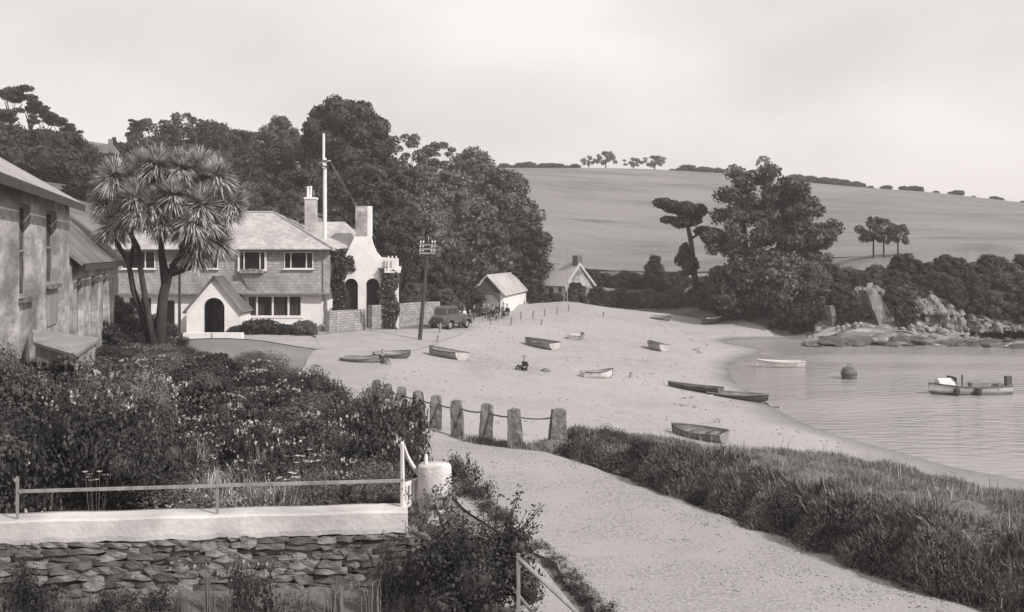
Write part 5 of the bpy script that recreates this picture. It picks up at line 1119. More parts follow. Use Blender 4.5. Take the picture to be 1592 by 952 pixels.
fpx = Vector(Q(882, 466, 111)); o = empty('flagpole', (fpx.x, fpx.y, ht(fpx.x, fpx.y)-.2), 0, 'thin grey pole standing in front of the cottage', 'pole'); MB().tube([(0,0,0), (0,0,.3+H-(388-HZ)*111/F-ht(fpx.x, fpx.y))], [.06, .03], 6).build('shaft', M['greywood'], o); MB().lathe([(.05,0),(.07,.05),(.04,.1)], 8, (0, 0, .302+H-(388-HZ)*111/F-ht(fpx.x, fpx.y))).build('finial', M['greywood'], o)
for px_, yt, w_, Y_, c_, lb in [(896,440,34,112.5,'wood2','round bush growing against the cottage gable'),(832,456,22,113,'dark0','low hedge bush at the left of the cottage front'),(860,457,34,112.2,'dark1','low hedge bush before the cottage front')]:
    tree(px_, yt, w_, Y_, c_, lb, 'bush', 'bush', base=.01, limbs=3)
# ---- roof of a house far up the wooded hill
hx = Vector(Q(146, 240, 128)); hz_ = ht(hx.x, hx.y); hh = empty('hillside_house', (hx.x, hx.y, hz_-.5), 0, 'dark-roofed house just showing among the trees on the left hilltop', 'house')
tz = H-(222-HZ)/F*128 - (hz_-.5); MB().box(-1.7, 1.7, 0, 4, 0, tz-1.2).build('wall', M['slatehang'], hh); mb = MB()
mb.add([(-1.9,-.3,tz-1.25),(1.9,-.3,tz-1.25),(1.9,4.3,tz-1.25),(-1.9,4.3,tz-1.25),(-1.5,2,tz),(1.5,2,tz)], [(0,1,5,4),(1,2,5),(2,3,4,5),(3,0,4),(0,3,2,1)]); mb.build('roof', M['roofdark'], hh)
window(hh, -.9, -.2, tz-2.3, tz-1.5, -.05, (1, 1)); window(hh, .3, 1.0, tz-2.3, tz-1.5, -.05, (1, 1)); MB().box(1.0, 1.4, 1.8, 2.2, tz-.3, tz+.6).build('chimney', M['slatehang'], hh)

# ---- flagstaff, telegraph pole
fy = 75.2; s3 = fy/F; fxp = (505-796)*s3; z0 = ht(fxp, fy)-.3
fs = empty('flagstaff', (fxp, fy, z0), 0, 'tall white flagstaff with topmast and short yard rising behind the inn roof', 'flagstaff')
zz_ = lambda py: H-(py-HZ)*s3 - z0
mb = MB(); mb.tube([(0,0,0), (0,0,zz_(330)), (0,0,zz_(246))], [.15,.14,.12], 12); mb.build('lower_mast', M['whitepaint'], fs)
mb = MB(); mb.tube([(-.05,-.17,zz_(262)), (-.05,-.17,zz_(208))], [.10,.085], 10); mb.build('topmast', M['whitepaint'], fs)
mb = MB(); mb.box(-.22,.2,-.3,.14, zz_(252), zz_(249.5)); mb.build('cap_band', M['iron'], fs); MB().box(-.20,.18,-.28,.13, zz_(260), zz_(258)).build('cap_band', M['iron'], fs)
mb = MB(); mb.tube([(-.36,-.1,zz_(254)), (.42,-.1,zz_(250))], .04, 6); mb.build('crosstree', M['whitepaint'], fs)
for ex_, ez_ in [(1.35, 300), (3.4, 372), (-3.2, 372), (-.9, 300)]:
    mb = MB(); mb.tube([(.4 if ex_ > 0 else -.34, -.1, zz_(252)), (ex_, .9, zz_(ez_))], .012, 4); mb.build('stay', M['greywood'], fs)
MB().lathe([(.02,0),(.09,.05),(.09,.10),(.01,.15)], 10, (-.05,-.17,zz_(208))).build('truck', M['darkwood'], fs)
ty = 69.0; s4 = ty/F; p0_ = Vector(((652-796)*s4, ty, 0)); z0 = ht(p0_.x, p0_.y)-.3; tpz = H-(374-HZ)*s4
tg = empty('telegraph_pole', (p0_.x, p0_.y, z0), 0, 'leaning wooden telegraph pole with two crossarms of insulators beside the road', 'telegraph pole')
dx = (666-652)*s4; hh_ = tpz - z0; axd = lambda z: dx*z/hh_
mb = MB(); mb.tube([(0,0,0), (axd(hh_*.5),0,hh_*.5), (dx,0,hh_)], [.14,.12,.09], 10); mb.build('pole', M['darkwood'], tg)
for k, py in enumerate((381, 387.5, 394)):
    z_ = H-(py-HZ)*s4 - z0; MB().box(axd(z_)-.50, axd(z_)+.50, -.17, -.09, z_-.05, z_+.05).build('crossarm', M['greywood'], tg)
    for q_ in (-.45, -.27, .27, .45): MB().lathe([(.012,0),(.012,.08),(.045,.09),(.05,.14),(.03,.21),(.01,.22)], 8, (axd(z_)+q_, -.13, z_+.052)).build('insulator', M['whitepaint'], tg)
MB().box(dx-.015,dx+.015,-.015,.015,hh_-.02,hh_+.25).build('finial', M['whitepaint'], tg)
# telegraph wires are too thin to show in the picture; one stay runs to the ground
mb = MB(); mb.tube([(axd(hh_*.85), .1, hh_*.85), (-1.9, 3.0, .35)], .012, 4); mb.build('stay_wire', M['iron'], tg)
#PART5
# ------------------------------------------------------------------ rocks and foreshore
sheet('foreshore', [((px-796)/F*y, y) for px, y in [(1252,87.5),(1300,85.5),(1400,84.5),(1500,84),(1600,83.5),(1900,83),(1900,96),(1600,95.5),(1480,95),(1400,94.5),(1330,94),(1275,93),(1255,91)]], .8, .05, M['rock'], .3)
sheet('sand_patch', [((px-796)/F*y, y) for px, y in [(1262,90.5),(1285,88.4),(1306,89),(1303,92),(1285,94),(1264,93.5)]], .6, .10, M['sand'], .2)
def roughen(o, amp, f1, f2):
    me = o.data; n = len(me.vertices); a = np.empty(n*3, np.float32); me.vertices.foreach_get('co', a); a = a.reshape(-1, 3)
    for i in range(n):
        p = Vector(a[i]); a[i, 2] += amp * (.9*(.35 - abs(mn.noise(Vector((p.x*f1, p.y*f1*1.6, 1)))*2)) + .5*mn.noise(Vector((p.x*f2, p.y*f2*1.5, 7))))
    me.vertices.foreach_set('co', a.ravel()); me.update(); me.polygons.foreach_set('use_smooth', np.zeros(len(me.polygons), bool))
roughen(bpy.data.objects['foreshore'], .38, .45, 1.5)
def cliff():
    px_, tp_ = [1262, 1285, 1305, 1330, 1360, 1400, 1425, 1445, 1470, 1500, 1530, 1560, 1600, 1700, 1900], [492, 478, 470, 455, 440, 452, 456, 448, 452, 466, 480, 492, 500, 500, 500]
    nS_, nT_ = 420, 26; V = []
    for i in range(nS_+1):
        px = 1262 + (1900-1262)*i/nS_; tpx = np.interp(px, px_, tp_)
        for j in range(nT_+1):
            t = j/nT_; Y = 92.0 + 3.2*t**1.5; x = (px-796)/F*93; zb_ = -1.3; zt_ = H - (tpx + 5*mn.noise(Vector((px*.08, 0, 3))) - HZ)/F*95.2
            z = zb_ + (zt_-zb_)*t; fis = -abs(mn.noise(Vector((x*1.1, z*.22, 2))))*1.5 + mn.noise(Vector((x*3.0, z*.6, 8)))*.5 + mn.noise(Vector((x*.5, z*.3, 5)))*1.2 + mn.cell(Vector((x*1.5 + z*.4, z*.7, 3)))*.75 + mn.cell(Vector((x*3.7 - z*.6, z*1.9, 9)))*.4
            V.append((x + mn.noise(Vector((x*2, z*2, 1)))*.25, Y - .4 - fis*.62*(1-.3*t), z + .22*mn.noise(Vector((x*2.2, z*2.5, 11)))))
    idx = np.arange((nS_+1)*(nT_+1)).reshape(nS_+1, nT_+1); q = np.stack([idx[:-1, :-1], idx[1:, :-1], idx[1:, 1:], idx[:-1, 1:]], -1).reshape(-1, 4)
    o = link('cliff', npmesh('cliff', np.array(V) + R.normal(size=(len(V), 3))*.045, q, M['cliff'])); o['kind'] = 'structure'
M['cliff'] = mat('cliff_slate', .05, .9, .26, 1.0, bump=.10, bscale=3.5, stretch=(1.6, 1, .35), coord='World', v3=.20, scale3=.5)
cliff()
def rock_mesh(seed, sx, sy, sz, amp=.28, sub=3):
    v, f = ICO3 if sub == 3 else ICO2; r = random.Random(seed); o_ = Vector((r.uniform(0, 50), r.uniform(0, 50), 0)); V = []
    for p in v:
        q = Vector(p); n_ = mn.noise(q*1.2 + o_)*amp*1.3 - abs(mn.noise(q*2.4 + o_))*amp*1.7 + mn.noise(q*5 + o_)*amp*.5 + round(mn.noise(Vector((q.x*.8, q.y*.8, q.z*3.2)) + o_)*3)/3*amp*.5
        q = q * (1 + n_); V.append((q.x*sx, q.y*sy, q.z*sz))
    return npmesh('rock', np.array(V), f, M['rock'])
RK = [rock_mesh(i, 1, .8, .6 + .12*(i % 3)) for i in range(6)]
RC = {}
def rock(px, py, w, h, Y, label, group=None, m=None, lean=0.0, cat='rock'):
    if group: RC[group] = RC.get(group, 0) + 1; label = label + ', ' + nth(RC[group]) + ' from the left'
    x = (px-796)/F*Y; z = H - (py-HZ)/F*Y; sc = w/F*Y/2; hz_ = h/F*Y/2
    i = random.randrange(6); me = RK[i]
    if m: me = me.copy(); me.materials.clear(); me.materials.append(M[m])
    o = link('rock', me); o.location = (x, Y, min(z, ht(x, Y) + hz_*.7)) ; o.scale = (sc, sc*.9, hz_/.65); o.rotation_euler = (random.uniform(-.2,.2), lean, random.uniform(0, 6.28) if lean == 0 else 0)
    tag(o, label, cat, group); return o
rr = random.Random(3)
for i in range(30): px = 1258 + i*12.2; rock(px + rr.uniform(-4, 4), 536 + rr.uniform(-5, 4) - (px-1250)*.01, rr.uniform(16, 40), rr.uniform(5, 10), 85.6 + rr.uniform(-.8, 1.2), 'low weedy ledge rock at the water edge', 'weedy ledge rocks along the water edge', 'wetrock')
for i in range(34): px = 1385 + i*7.2; rock(px + rr.uniform(-5, 5), 508 + rr.uniform(-9, 12), rr.uniform(10, 26), rr.uniform(5, 12), 90 + rr.uniform(-2, 2.5), 'pale broken rock on the shelf below the cliff', 'pale broken rocks on the shelf below the cliff')
for i in range(22): px = 1418 + i*7; rock(px, 508 + i*.3 + rr.uniform(-4, 4), rr.uniform(9, 20), rr.uniform(6, 13), 91.4 + rr.uniform(-.6, .6), 'pale jagged rock of the cliff foot', 'jagged rocks of the cliff foot at the right')
for i in range(9): rock(1300 + i*6 + rr.uniform(-3, 3), 508 + rr.uniform(-5, 6), rr.uniform(7, 14), rr.uniform(8, 16), 91 + rr.uniform(-1.5, 1.5), 'grey boulder beside the bright sand patch', 'boulders beside the bright sand patch')
rock(1353, 420, 13, 22, 96, 'bright bare rock sticking up on the cliff top under the small clump of trees'); rock(1428, 508, 18, 16, 91.5, 'pale squat rock left of the jagged cliff foot'); rock(1575, 490, 50, 22, 90, 'dark boulder at the right edge below the cliff', m='wetrock')
def fin(name, pts, Y, dep, label, m='rock', seed=1):
    """a leaning rock fin: outline in the view plane at distance Y, real thickness, broken surface"""
    pl = [((px-796)/F*Y, H-(py-HZ)/F*Y) for px, py in pts]; cx_ = sum(p[0] for p in pl)/len(pl); zz0 = min(p[1] for p in pl)
    mb = MB().plate([(p[0]-cx_, p[1]-zz0) for p in pl], [], 0, dep); me = mb.mesh(name, M[m]); bm = bmesh.new(); bm.from_mesh(me)
    bmesh.ops.triangulate(bm, faces=bm.faces); bmesh.ops.subdivide_edges(bm, edges=bm.edges, cuts=3, use_grid_fill=True)
    for v in bm.verts: v.co += Vector((mn.noise(v.co*1.6 + Vector((seed, 0, 0)))*.10, mn.cell(Vector((v.co.x*1.8, v.co.y, v.co.z*.8)) + Vector((0, seed, 5)))*.16, mn.noise(v.co*2.1 + Vector((0, 0, seed)))*.08))
    bm.to_mesh(me); bm.free(); me.materials[0] = M['cliff']; o = link(name, me); o.location = (cx_, Y, zz0 - .1); tag(o, label, 'rock'); return o
fin('rock_fin', [(1347,450),(1361,447),(1375,470),(1390,496),(1403,521),(1366,523),(1366,502),(1356,476)], 91.2, 2.2, 'long pale rock fin leaning down to the right from the cliff to the shore')
fin('rock_fin', [(1289,474),(1296,474),(1305,494),(1311,513),(1297,513),(1293,494)], 91.6, 1.6, 'slender dark rock fin beside the bright sand patch', seed=4)
bushrow([(1215+i*17, 462+(i%3)*6+i*.6, 38, 95.5-i*.15) for i in range(8)] + [(1300+i*15, 455+(i%2)*8, 36, 94.6) for i in range(8)] + [(1330,478,26,93.5),(1240,478,30,94),(1262,470,26,93.4),(1312,466,30,92),(1328,472,28,91.8),(1386,446,36,92.6),(1404,452,36,92.4),(1394,476,32,91.8),(1378,470,24,92),(1412,474,26,91.8)], 'dark bushes hanging over the rocks', 'dark bush low on the cliff beside the rock fin', ['dark1','dark0','dark2'])  # last few dark bushes are added in place of dark cave hollows

sheet('weedy_ledge', [((px-796)/F*y, y) for px, y in [(1250,87.5),(1300,85.2),(1400,84.2),(1500,83.7),(1600,83.2),(1900,82.7),(1900,86.6),(1600,87),(1500,87.2),(1400,87.6),(1300,88),(1262,88.6)]], .6, .16, M['wetrock'], .35)
roughen(bpy.data.objects['weedy_ledge'], .30, .6, 2.0)
# ------------------------------------------------------------------ boats
M['boat_pale'] = mat('pale_boat_paint', .30, .7, .42, 3, lo=.3, hi=.6); M['boat_dark'] = mat('dark_boat_paint', .07, .7, .14, 3); M['boat_grey'] = mat('grey_boat_paint', .17, .6, .26, 3); M['boat_wood'] = mat('varnished_boat_wood', .13, .5, .24, 4, stretch=(.3, 1, 1)); M['boat_white'] = mat('white_boat_paint', .46, .6, .60, 3)
def boat(name, label, L, B, D, mo, mi, mg, loc, rz, roll=0.0, cat='rowing boat', group=None, thw=3, pitch=0.0, pointed=False):
    o = empty(name, loc, rz, label, cat, group); o.rotation_euler = (roll, pitch, rz)
    nst, ns_ = 15, 7; prof = []
    for i in range(nst):
        t = i/(nst-1); bt = (1 - max(0, (t-.42)/.58)**2.3) * (1 - (.30 if not pointed else .95)*max(0, (.42-t)/.42)**2.0); sh = D*(.82 + .42*max(0, t-.35)**2*1.6 + .10*max(0, .35-t)); kz = .10*D*max(0, (t-.8)/.2)**2*4
        prof.append((L*(t-.5), B/2*max(bt, .015), sh, kz))
    def sec(p, inset):
        x, b_, sh, kz = p; out = []
        for j in range(-ns_, ns_+1):
            a = j/ns_; y_ = (abs(a)**.62)*(b_-inset)*(1 if a > 0 else -1); z_ = kz + inset + (sh-kz-inset)*(abs(a)**2.4); out.append((x, y_, z_))
        return out
    for nm, ins, mm in (('hull', 0, mo), ('lining', .035, mi)):
        mb = MB(); V = []; W2 = 2*ns_+1
        for p in prof: V += sec(p, ins if p[1] > .05 else 0)
        mb.add(V, [(i*W2+j, (i+1)*W2+j, (i+1)*W2+j+1, i*W2+j+1) for i in range(nst-1) for j in range(W2-1)]); mb.build(nm, M[mm], o, smooth=True)
    if not pointed:
        s0 = sec(prof[0], 0); mb = MB(); k = len(s0); mb.add([(x-.02, y_, z_) for x, y_, z_ in s0] + [(x+.03, y_, z_) for x, y_, z_ in s0], [tuple(range(k)), tuple(reversed(range(k, 2*k)))] + [(i, (i+1) % k, (i+1) % k + k, i+k) for i in range(k)]); mb.build('transom', M[mo], o)
    for sg in (-1, 1):
        mb = MB(); mb.tube([(p[0], sg*p[1], p[2]) for p in prof], .038, 6); mb.build('gunwale', M[mg], o)
    mb = MB(); mb.tube([(p[0], 0, p[3]-.02) for p in prof] + [(prof[-1][0]+.02, 0, prof[-1][2]+.03)], .03, 5); mb.build('keel', M[mg], o)
    for i in range(thw):
        t = .22 + .26*i; j = int(t*(nst-1)); p = prof[j]; MB().box(p[0]-.11, p[0]+.11, -p[1]*.93, p[1]*.93, p[2]*.70, p[2]*.70+.03).build('thwart', M['boat_wood'], o)
    return o
def onland(px, py, sink=.03):
    r = hit(px, py); return (r.x, r.y, r.z - sink)
def heading(pa, pb): a, b_ = hit(*pa), hit(*pb); return atan2(b_.y-a.y, b_.x-a.x)
boat('rowing_boat', 'long pale rowing boat with dark gunwale, on the sand nearest the telegraph pole', 3.7, 1.25, .5, 'boat_pale', 'boat_pale', 'boat_dark', onland(692,556), heading((722,560),(662,546)), .06)
boat('rowing_boat', 'pale rowing boat with dark lines, below the row of short posts', 3.8, 1.25, .5, 'boat_pale', 'boat_grey', 'boat_dark', onland(840,540), heading((862,544),(818,533)), -.08)
boat('dinghy', 'small pale dinghy seen end on, furthest up the middle of the beach', 2.2, 1.0, .4, 'boat_pale', 'boat_pale', 'boat_grey', onland(897,527), 1.2, .1, thw=2, cat='dinghy')
boat('dinghy', 'stubby dinghy with dark gunwale alone right of the middle of the beach', 2.4, 1.15, .55, 'boat_pale', 'boat_grey', 'boat_dark', onland(1020,544), 1.9, .1, thw=2, cat='dinghy')
boat('dinghy', 'white dinghy seen end on, lowest in the middle of the beach', 1.7, 1.0, .45, 'boat_white', 'boat_pale', 'boat_dark', onland(929,588), .35, -.05, thw=2, cat='dinghy')
boat('rowing_boat', 'low black-sided rowing boat just above the water edge', 3.0, .95, .36, 'boat_dark', 'boat_dark', 'boat_dark', onland(1079,608), heading((1111,612),(1047,600)), .05)
boat('rowing_boat', 'low boat with dark side and pale bow touching the water edge', 3.1, 1.0, .36, 'boat_dark', 'boat_grey', 'boat_grey', onland(1148,621), heading((1113,614),(1184,627)), .04)
boat('rowing_boat', 'brown boat half hidden behind the crest of the grass bank', 2.2, .95, .42, 'boat_grey', 'boat_grey', 'boat_dark', onland(1086,682), heading((1120,690),(1058,676)), -.12)
boat('rowing_boat', 'black-hulled boat with a white top at the top of the beach under the big trees', 2.3, 1.1, .62, 'boat_dark', 'boat_white', 'boat_white', onland(1110,503), .5, -.05)
boat('dinghy', 'small grey dinghy tilted at the back of the beach, left of the black-hulled boat', 1.9, .9, .4, 'boat_grey', 'boat_pale', 'boat_dark', onland(1028,498), -.6, .2, thw=2, cat='dinghy')
boat('dinghy', 'dark dinghy on the sand at the left, between the shrubs and the long pale boat', 1.9, .85, .35, 'boat_dark', 'boat_wood', 'boat_dark', onland(610,557), .5, .12, thw=2, cat='dinghy')
boat('dinghy', 'grey dinghy lying low at the far left of the sand beside the road', 1.9, .8, .3, 'boat_grey', 'boat_grey', 'boat_grey', onland(560,563), -.3, .1, thw=2, cat='dinghy')
def afloat(px, py): y_ = F*(H-WZ)/(py-HZ); return ((px-796)/F*y_, y_, WZ - .10)
wb = afloat(1213, 571); boat('white_rowing_boat', 'white rowing boat afloat near the water edge left of the buoy', 3.0, 1.15, .55, 'boat_white', 'boat_pale', 'boat_white', wb, pi + .06, cat='rowing boat')
mbp = afloat(1506, 612); mo = boat('motor_launch', 'white launch with dark fenders and a canvas foredeck cover moored at the right', 4.25, 1.45, .60, 'boat_white', 'boat_grey', 'boat_dark', mbp, pi + .10, cat='launch', thw=3)
mb = MB(); V = []
for i in range(7):
    a = pi*i/6; V += [(.95, .50*cos(a), .58 + .34*sin(a)), (1.72, .32*cos(a), .66 + .24*sin(a))]
mb.add(V, [(2*i, 2*i+1, 2*i+3, 2*i+2) for i in range(6)] + [tuple(2*i for i in range(7)), tuple(2*i+1 for i in reversed(range(7)))]); mb.build('foredeck_cover', M['whitepaint'], mo)
MB().box(.90, .94, -.48, .48, .45, 1.0).build('windbreak_frame', M['darkwood'], mo)
MB().box(-.95, -.05, -.22, .22, .3, .66).build('engine_box', M['boat_wood'], mo)
mb = MB(); mb.box(-2.28, -2.0, -.14, .14, .45, .98); mb.box(-2.22, -2.10, -.05, .05, -.25, .45); mb.build('outboard_motor', M['iron'], mo)
for fx_ in (1.05, -.1):
    for sg in (1,):
        MB().lathe([(.02,-.30),(.15,-.24),(.17,-.1),(.15,.06),(.03,.12)], 12, (fx_, sg*.78, .38)).build('fender', M['darkwood'], mo)
mb = MB(); mb.tube([(.30, -.1, .3), (.30, -.1, 1.05)], .04, 6); mb.build('steering_post', M['darkwood'], mo)
mb = MB()
for sg in (-1, 1): mb.tube([(-2.08, sg*.50, .16), (-1.2, sg*.60, .14), (0, sg*.62, .14), (1.0, sg*.50, .16), (1.7, sg*.26, .20), (2.05, sg*.05, .25)], .07, 6)
mb.build('boot_stripe', M['boat_dark'], mo)['kind'] = 'stuff'
bw_ = afloat(1320, 589); by = empty('mooring_buoy', (bw_[0], bw_[1], WZ - .22), 0, 'fat black barrel-shaped mooring buoy in the middle of the bay', 'buoy')
MB().lathe([(.18,0),(.36,.12),(.43,.33),(.45,.50),(.42,.72),(.32,.87),(.10,.92)], 20).build('drum', M['boat_dark'], by, smooth=True); mb = MB(); mb.tube([(.1*cos(a), 0, 1.0+.1*sin(a)) for a in [i*pi/5 for i in range(11)]], .02, 5); mb.build('ring', M['iron'], by); MB().lathe([(.46,.45),(.47,.50),(.46,.55)], 20).build('hoop', M['iron'], by)
# mooring lines on the sand
def rope(px1, px2, label):
    a, b_ = hit(*px1), hit(*px2); pts = []
    for i in range(13):
        t = i/12; p = a.lerp(b_, t); x, y = p.x + .12*sin(t*7), p.y + .15*sin(t*9); pts.append((x, y, max(ht(x, y), WZ) + .035))
    o = empty('mooring_rope', pts[0], 0, label, 'rope'); q = [Vector(p) - Vector(pts[0]) for p in pts]; mb = MB(); mb.tube(q, .045, 5); mb.build('line', M['boat_pale'], o)
rope((1183,627), (1212,637), 'pale mooring rope running from the bow of the boat at the water edge'); rope((1100,618),(1114,616),'short slack rope between the two boats at the water edge')
# weed-strewn dark stone in the shallows
o = link('rock', RK[2]); o.location = (*hit(1281,641).xy, ht(*hit(1281,641).xy)+.02); o.scale = (.45,.3,.16); tag(o, 'small dark stone just off the water edge below the buoy', 'stone')
# scattered stones and weed on the sand (too small and many to count)
n = 2600; pts = []
while len(pts) < n:
    x, y = R.uniform(-6, 24), R.uniform(27, 100)
    pts.append((x, y))
pts = np.array(pts); pts = pts[inpoly(pts, beach)]; zz1 = hts(pts); keep = (zz1 > -1.98); pts = pts[keep]; zz1 = zz1[keep]
nn_ = mn; dens = np.array([mn.noise(Vector((p[0]*.35, p[1]*.2, 2))) for p in pts]); k_ = dens > -.05; pts = pts[k_]; zz1 = zz1[k_]
tv, tf = ico(1); sc_ = R.uniform(.02, .075, len(pts)); V = (tv[None]*sc_[:, None, None]*np.array([1.2, 1, .55]) + np.column_stack([pts, zz1 + .035])[:, None, :]).reshape(-1, 3); Fq = (tf[None] + (np.arange(len(pts))*len(tv))[:, None, None]).reshape(-1, 3)
o = link('shingle', npmesh('shingle', V, Fq, mat('shingle_stone', .17, .9, .32, .8, coord='World'))); o['kind'] = 'stuff'

# broken line of weed left by the tide, and loose stones on the near road
pts = np.column_stack([R.uniform(3, 27, 60000), R.uniform(18, 95, 60000)]); zz1 = hts(pts); lvl = -1.62 + .05*np.sin(pts[:, 0]*1.3) + .05*np.sin(pts[:, 1]*.9)
k_ = (np.abs(zz1 - lvl) < .014); k_ &= np.array([mn.noise(Vector((p[0]*.8, p[1]*.5, 6))) > .12 for p in pts]); k_ &= inpoly(pts, beach); pts = pts[k_]; zz1 = zz1[k_]
V, Fq = leaf_arrays(np.column_stack([pts, zz1 + .045]), unit(R.normal(size=(len(pts), 3))*.35 + [0, 0, 1]), R.uniform(.03, .10, len(pts)), .45); o = link('seaweed', npmesh('seaweed', V, Fq, mat('dry_seaweed', .10, .9, .20, 2, coord='World'))); o['kind'] = 'stuff'
pts = np.column_stack([R.uniform(-3, 9, 9000), 13 + 20*R.random(9000)**1.3]); pts = pts[inpoly(pts, road)]; zz1 = hts(pts); edge = np.array([mn.noise(Vector((p[0]*.9, p[1]*.6, 4))) for p in pts]); k_ = edge > -.12; pts = pts[k_]; zz1 = zz1[k_]
sc_ = R.uniform(.006, .024, len(pts)); V = (tv[None]*sc_[:, None, None]*np.array([1.2, 1, .6]) + np.column_stack([pts, zz1 + .058])[:, None, :]).reshape(-1, 3); Fq = (tf[None] + (np.arange(len(pts))*len(tv))[:, None, None]).reshape(-1, 3)
o = link('loose_gravel', npmesh('loose_gravel', V, Fq, mat('gravel_stone', .12, .9, .42, 2, coord='World'))); o['kind'] = 'stuff'
# ------------------------------------------------------------------ short posts on the sand
for px, py, h_, lb in [(810,498,13,'first of the row of short posts right of the boathouse, nearest it'),(829,496,12,'second of the row of short posts right of the boathouse'),(847,493,12,'third of the row of short posts right of the boathouse'),(866,489,11,'fourth of the row of short posts, before the cottage'),(884,485,11,'fifth of the row of short posts, before the cottage corner'),(842,506,9,'short stub post standing below the third of the row'),(763,505,9,'short stub post right of the group of people'),(795,507,14,'short leaning post at the right end of the group by the boathouse'),
                         (684,519,17,'short stout post on the sand right of the telegraph pole'),(680,534,12,'short stub post on the sand between telegraph pole and long pale boat'),(938,494,9,'short post at the back of the beach right of the cottage'),(980,588,9,'thin short stake in the sand right of the lowest white dinghy')]:
    r_ = hit(px, py); hh_ = h_/F*r_.y; o = empty('short_post', (r_.x, r_.y, r_.z-.15), 0, lb, 'post'); w_ = .085
    MB().tube([(0,0,0),(.02,0,.15+hh_*.5),(.04,0,.15+hh_-.03)], [w_*1.0, w_*.9, w_*.8], 8).build('stake', M['greywood'], o); MB().tube([(.04,0,.152+hh_-.03),(.04,0,.15+hh_+.01)], [w_*1.05, w_*.6], 8).build('cap', M['granite'], o)

# ------------------------------------------------------------------ people
def skin(name, verts, edges, radii, m, parent, sub=1):
    me = bpy.data.meshes.new(name); me.from_pydata([tuple(v) for v in verts], edges, []); o = bpy.data.objects.new(name, me); COL.objects.link(o)
    md = o.modifiers.new('s', 'SKIN'); md.use_smooth_shade = True
    for i, r_ in enumerate(radii): me.skin_vertices[0].data[i].radius = (r_, r_*.9) if not hasattr(r_, '__len__') else r_
    me.skin_vertices[0].data[0].use_root = True
    sb = o.modifiers.new('d', 'SUBSURF'); sb.levels = sub; sb.render_levels = sub
    dg = bpy.context.evaluated_depsgraph_get(); me2 = bpy.data.meshes.new_from_object(o.evaluated_get(dg)); me2.name = name
    bpy.data.objects.remove(o); bpy.data.meshes.remove(me); me2.materials.clear(); me2.materials.append(m)
    return link(name, me2, parent)
M['skin'] = mat('skin', .28, .6, .34, 3); M['cloth_dark'] = mat('dark_cloth', .03, .9, .05, 6); M['cloth_mid'] = mat('grey_cloth', .12, .9, .17, 6); M['cloth_pale'] = mat('pale_cloth', .45, .9, .55, 6); M['hair'] = mat('dark_hair', .02, .6, .05, 9)
POSES = {
 'stand': dict(pel=(0,0,.92), che=(0,0,1.28), nek=(0,.0,1.46), hed=(0,-.02,1.60), sh=(.18,0,1.38), el=(.24,.02,1.10), wr=(.25,-.06,.86), hip=(.09,0,.88), kn=(.10,-.03,.48), an=(.10,.02,.09), to=(.11,-.15,.04)),
 'walk': dict(pel=(0,0,.91), che=(0,-.03,1.27), nek=(0,-.05,1.45), hed=(0,-.08,1.59), sh=(.18,-.03,1.37), el=(.23,.08,1.12), wr=(.24,.02,.88), hip=(.09,0,.87), kn=(.10,-.14,.50), an=(.10,.02,.11), to=(.11,-.14,.05)),
 'sit': dict(pel=(0,0,.12), che=(0,.05,.48), nek=(0,.03,.66), hed=(0,-.01,.80), sh=(.18,.04,.58), el=(.26,.10,.32), wr=(.24,-.12,.30), hip=(.10,-.02,.13), kn=(.14,-.38,.40), an=(.12,-.62,.09), to=(.13,-.78,.07)),
 'chair': dict(pel=(0,0,.47), che=(0,.08,.84), nek=(0,.06,1.02), hed=(0,.02,1.16), sh=(.18,.07,.94), el=(.24,.06,.68), wr=(.20,-.20,.62), hip=(.10,-.02,.48), kn=(.12,-.44,.50), an=(.12,-.46,.09), to=(.13,-.62,.05)),
}
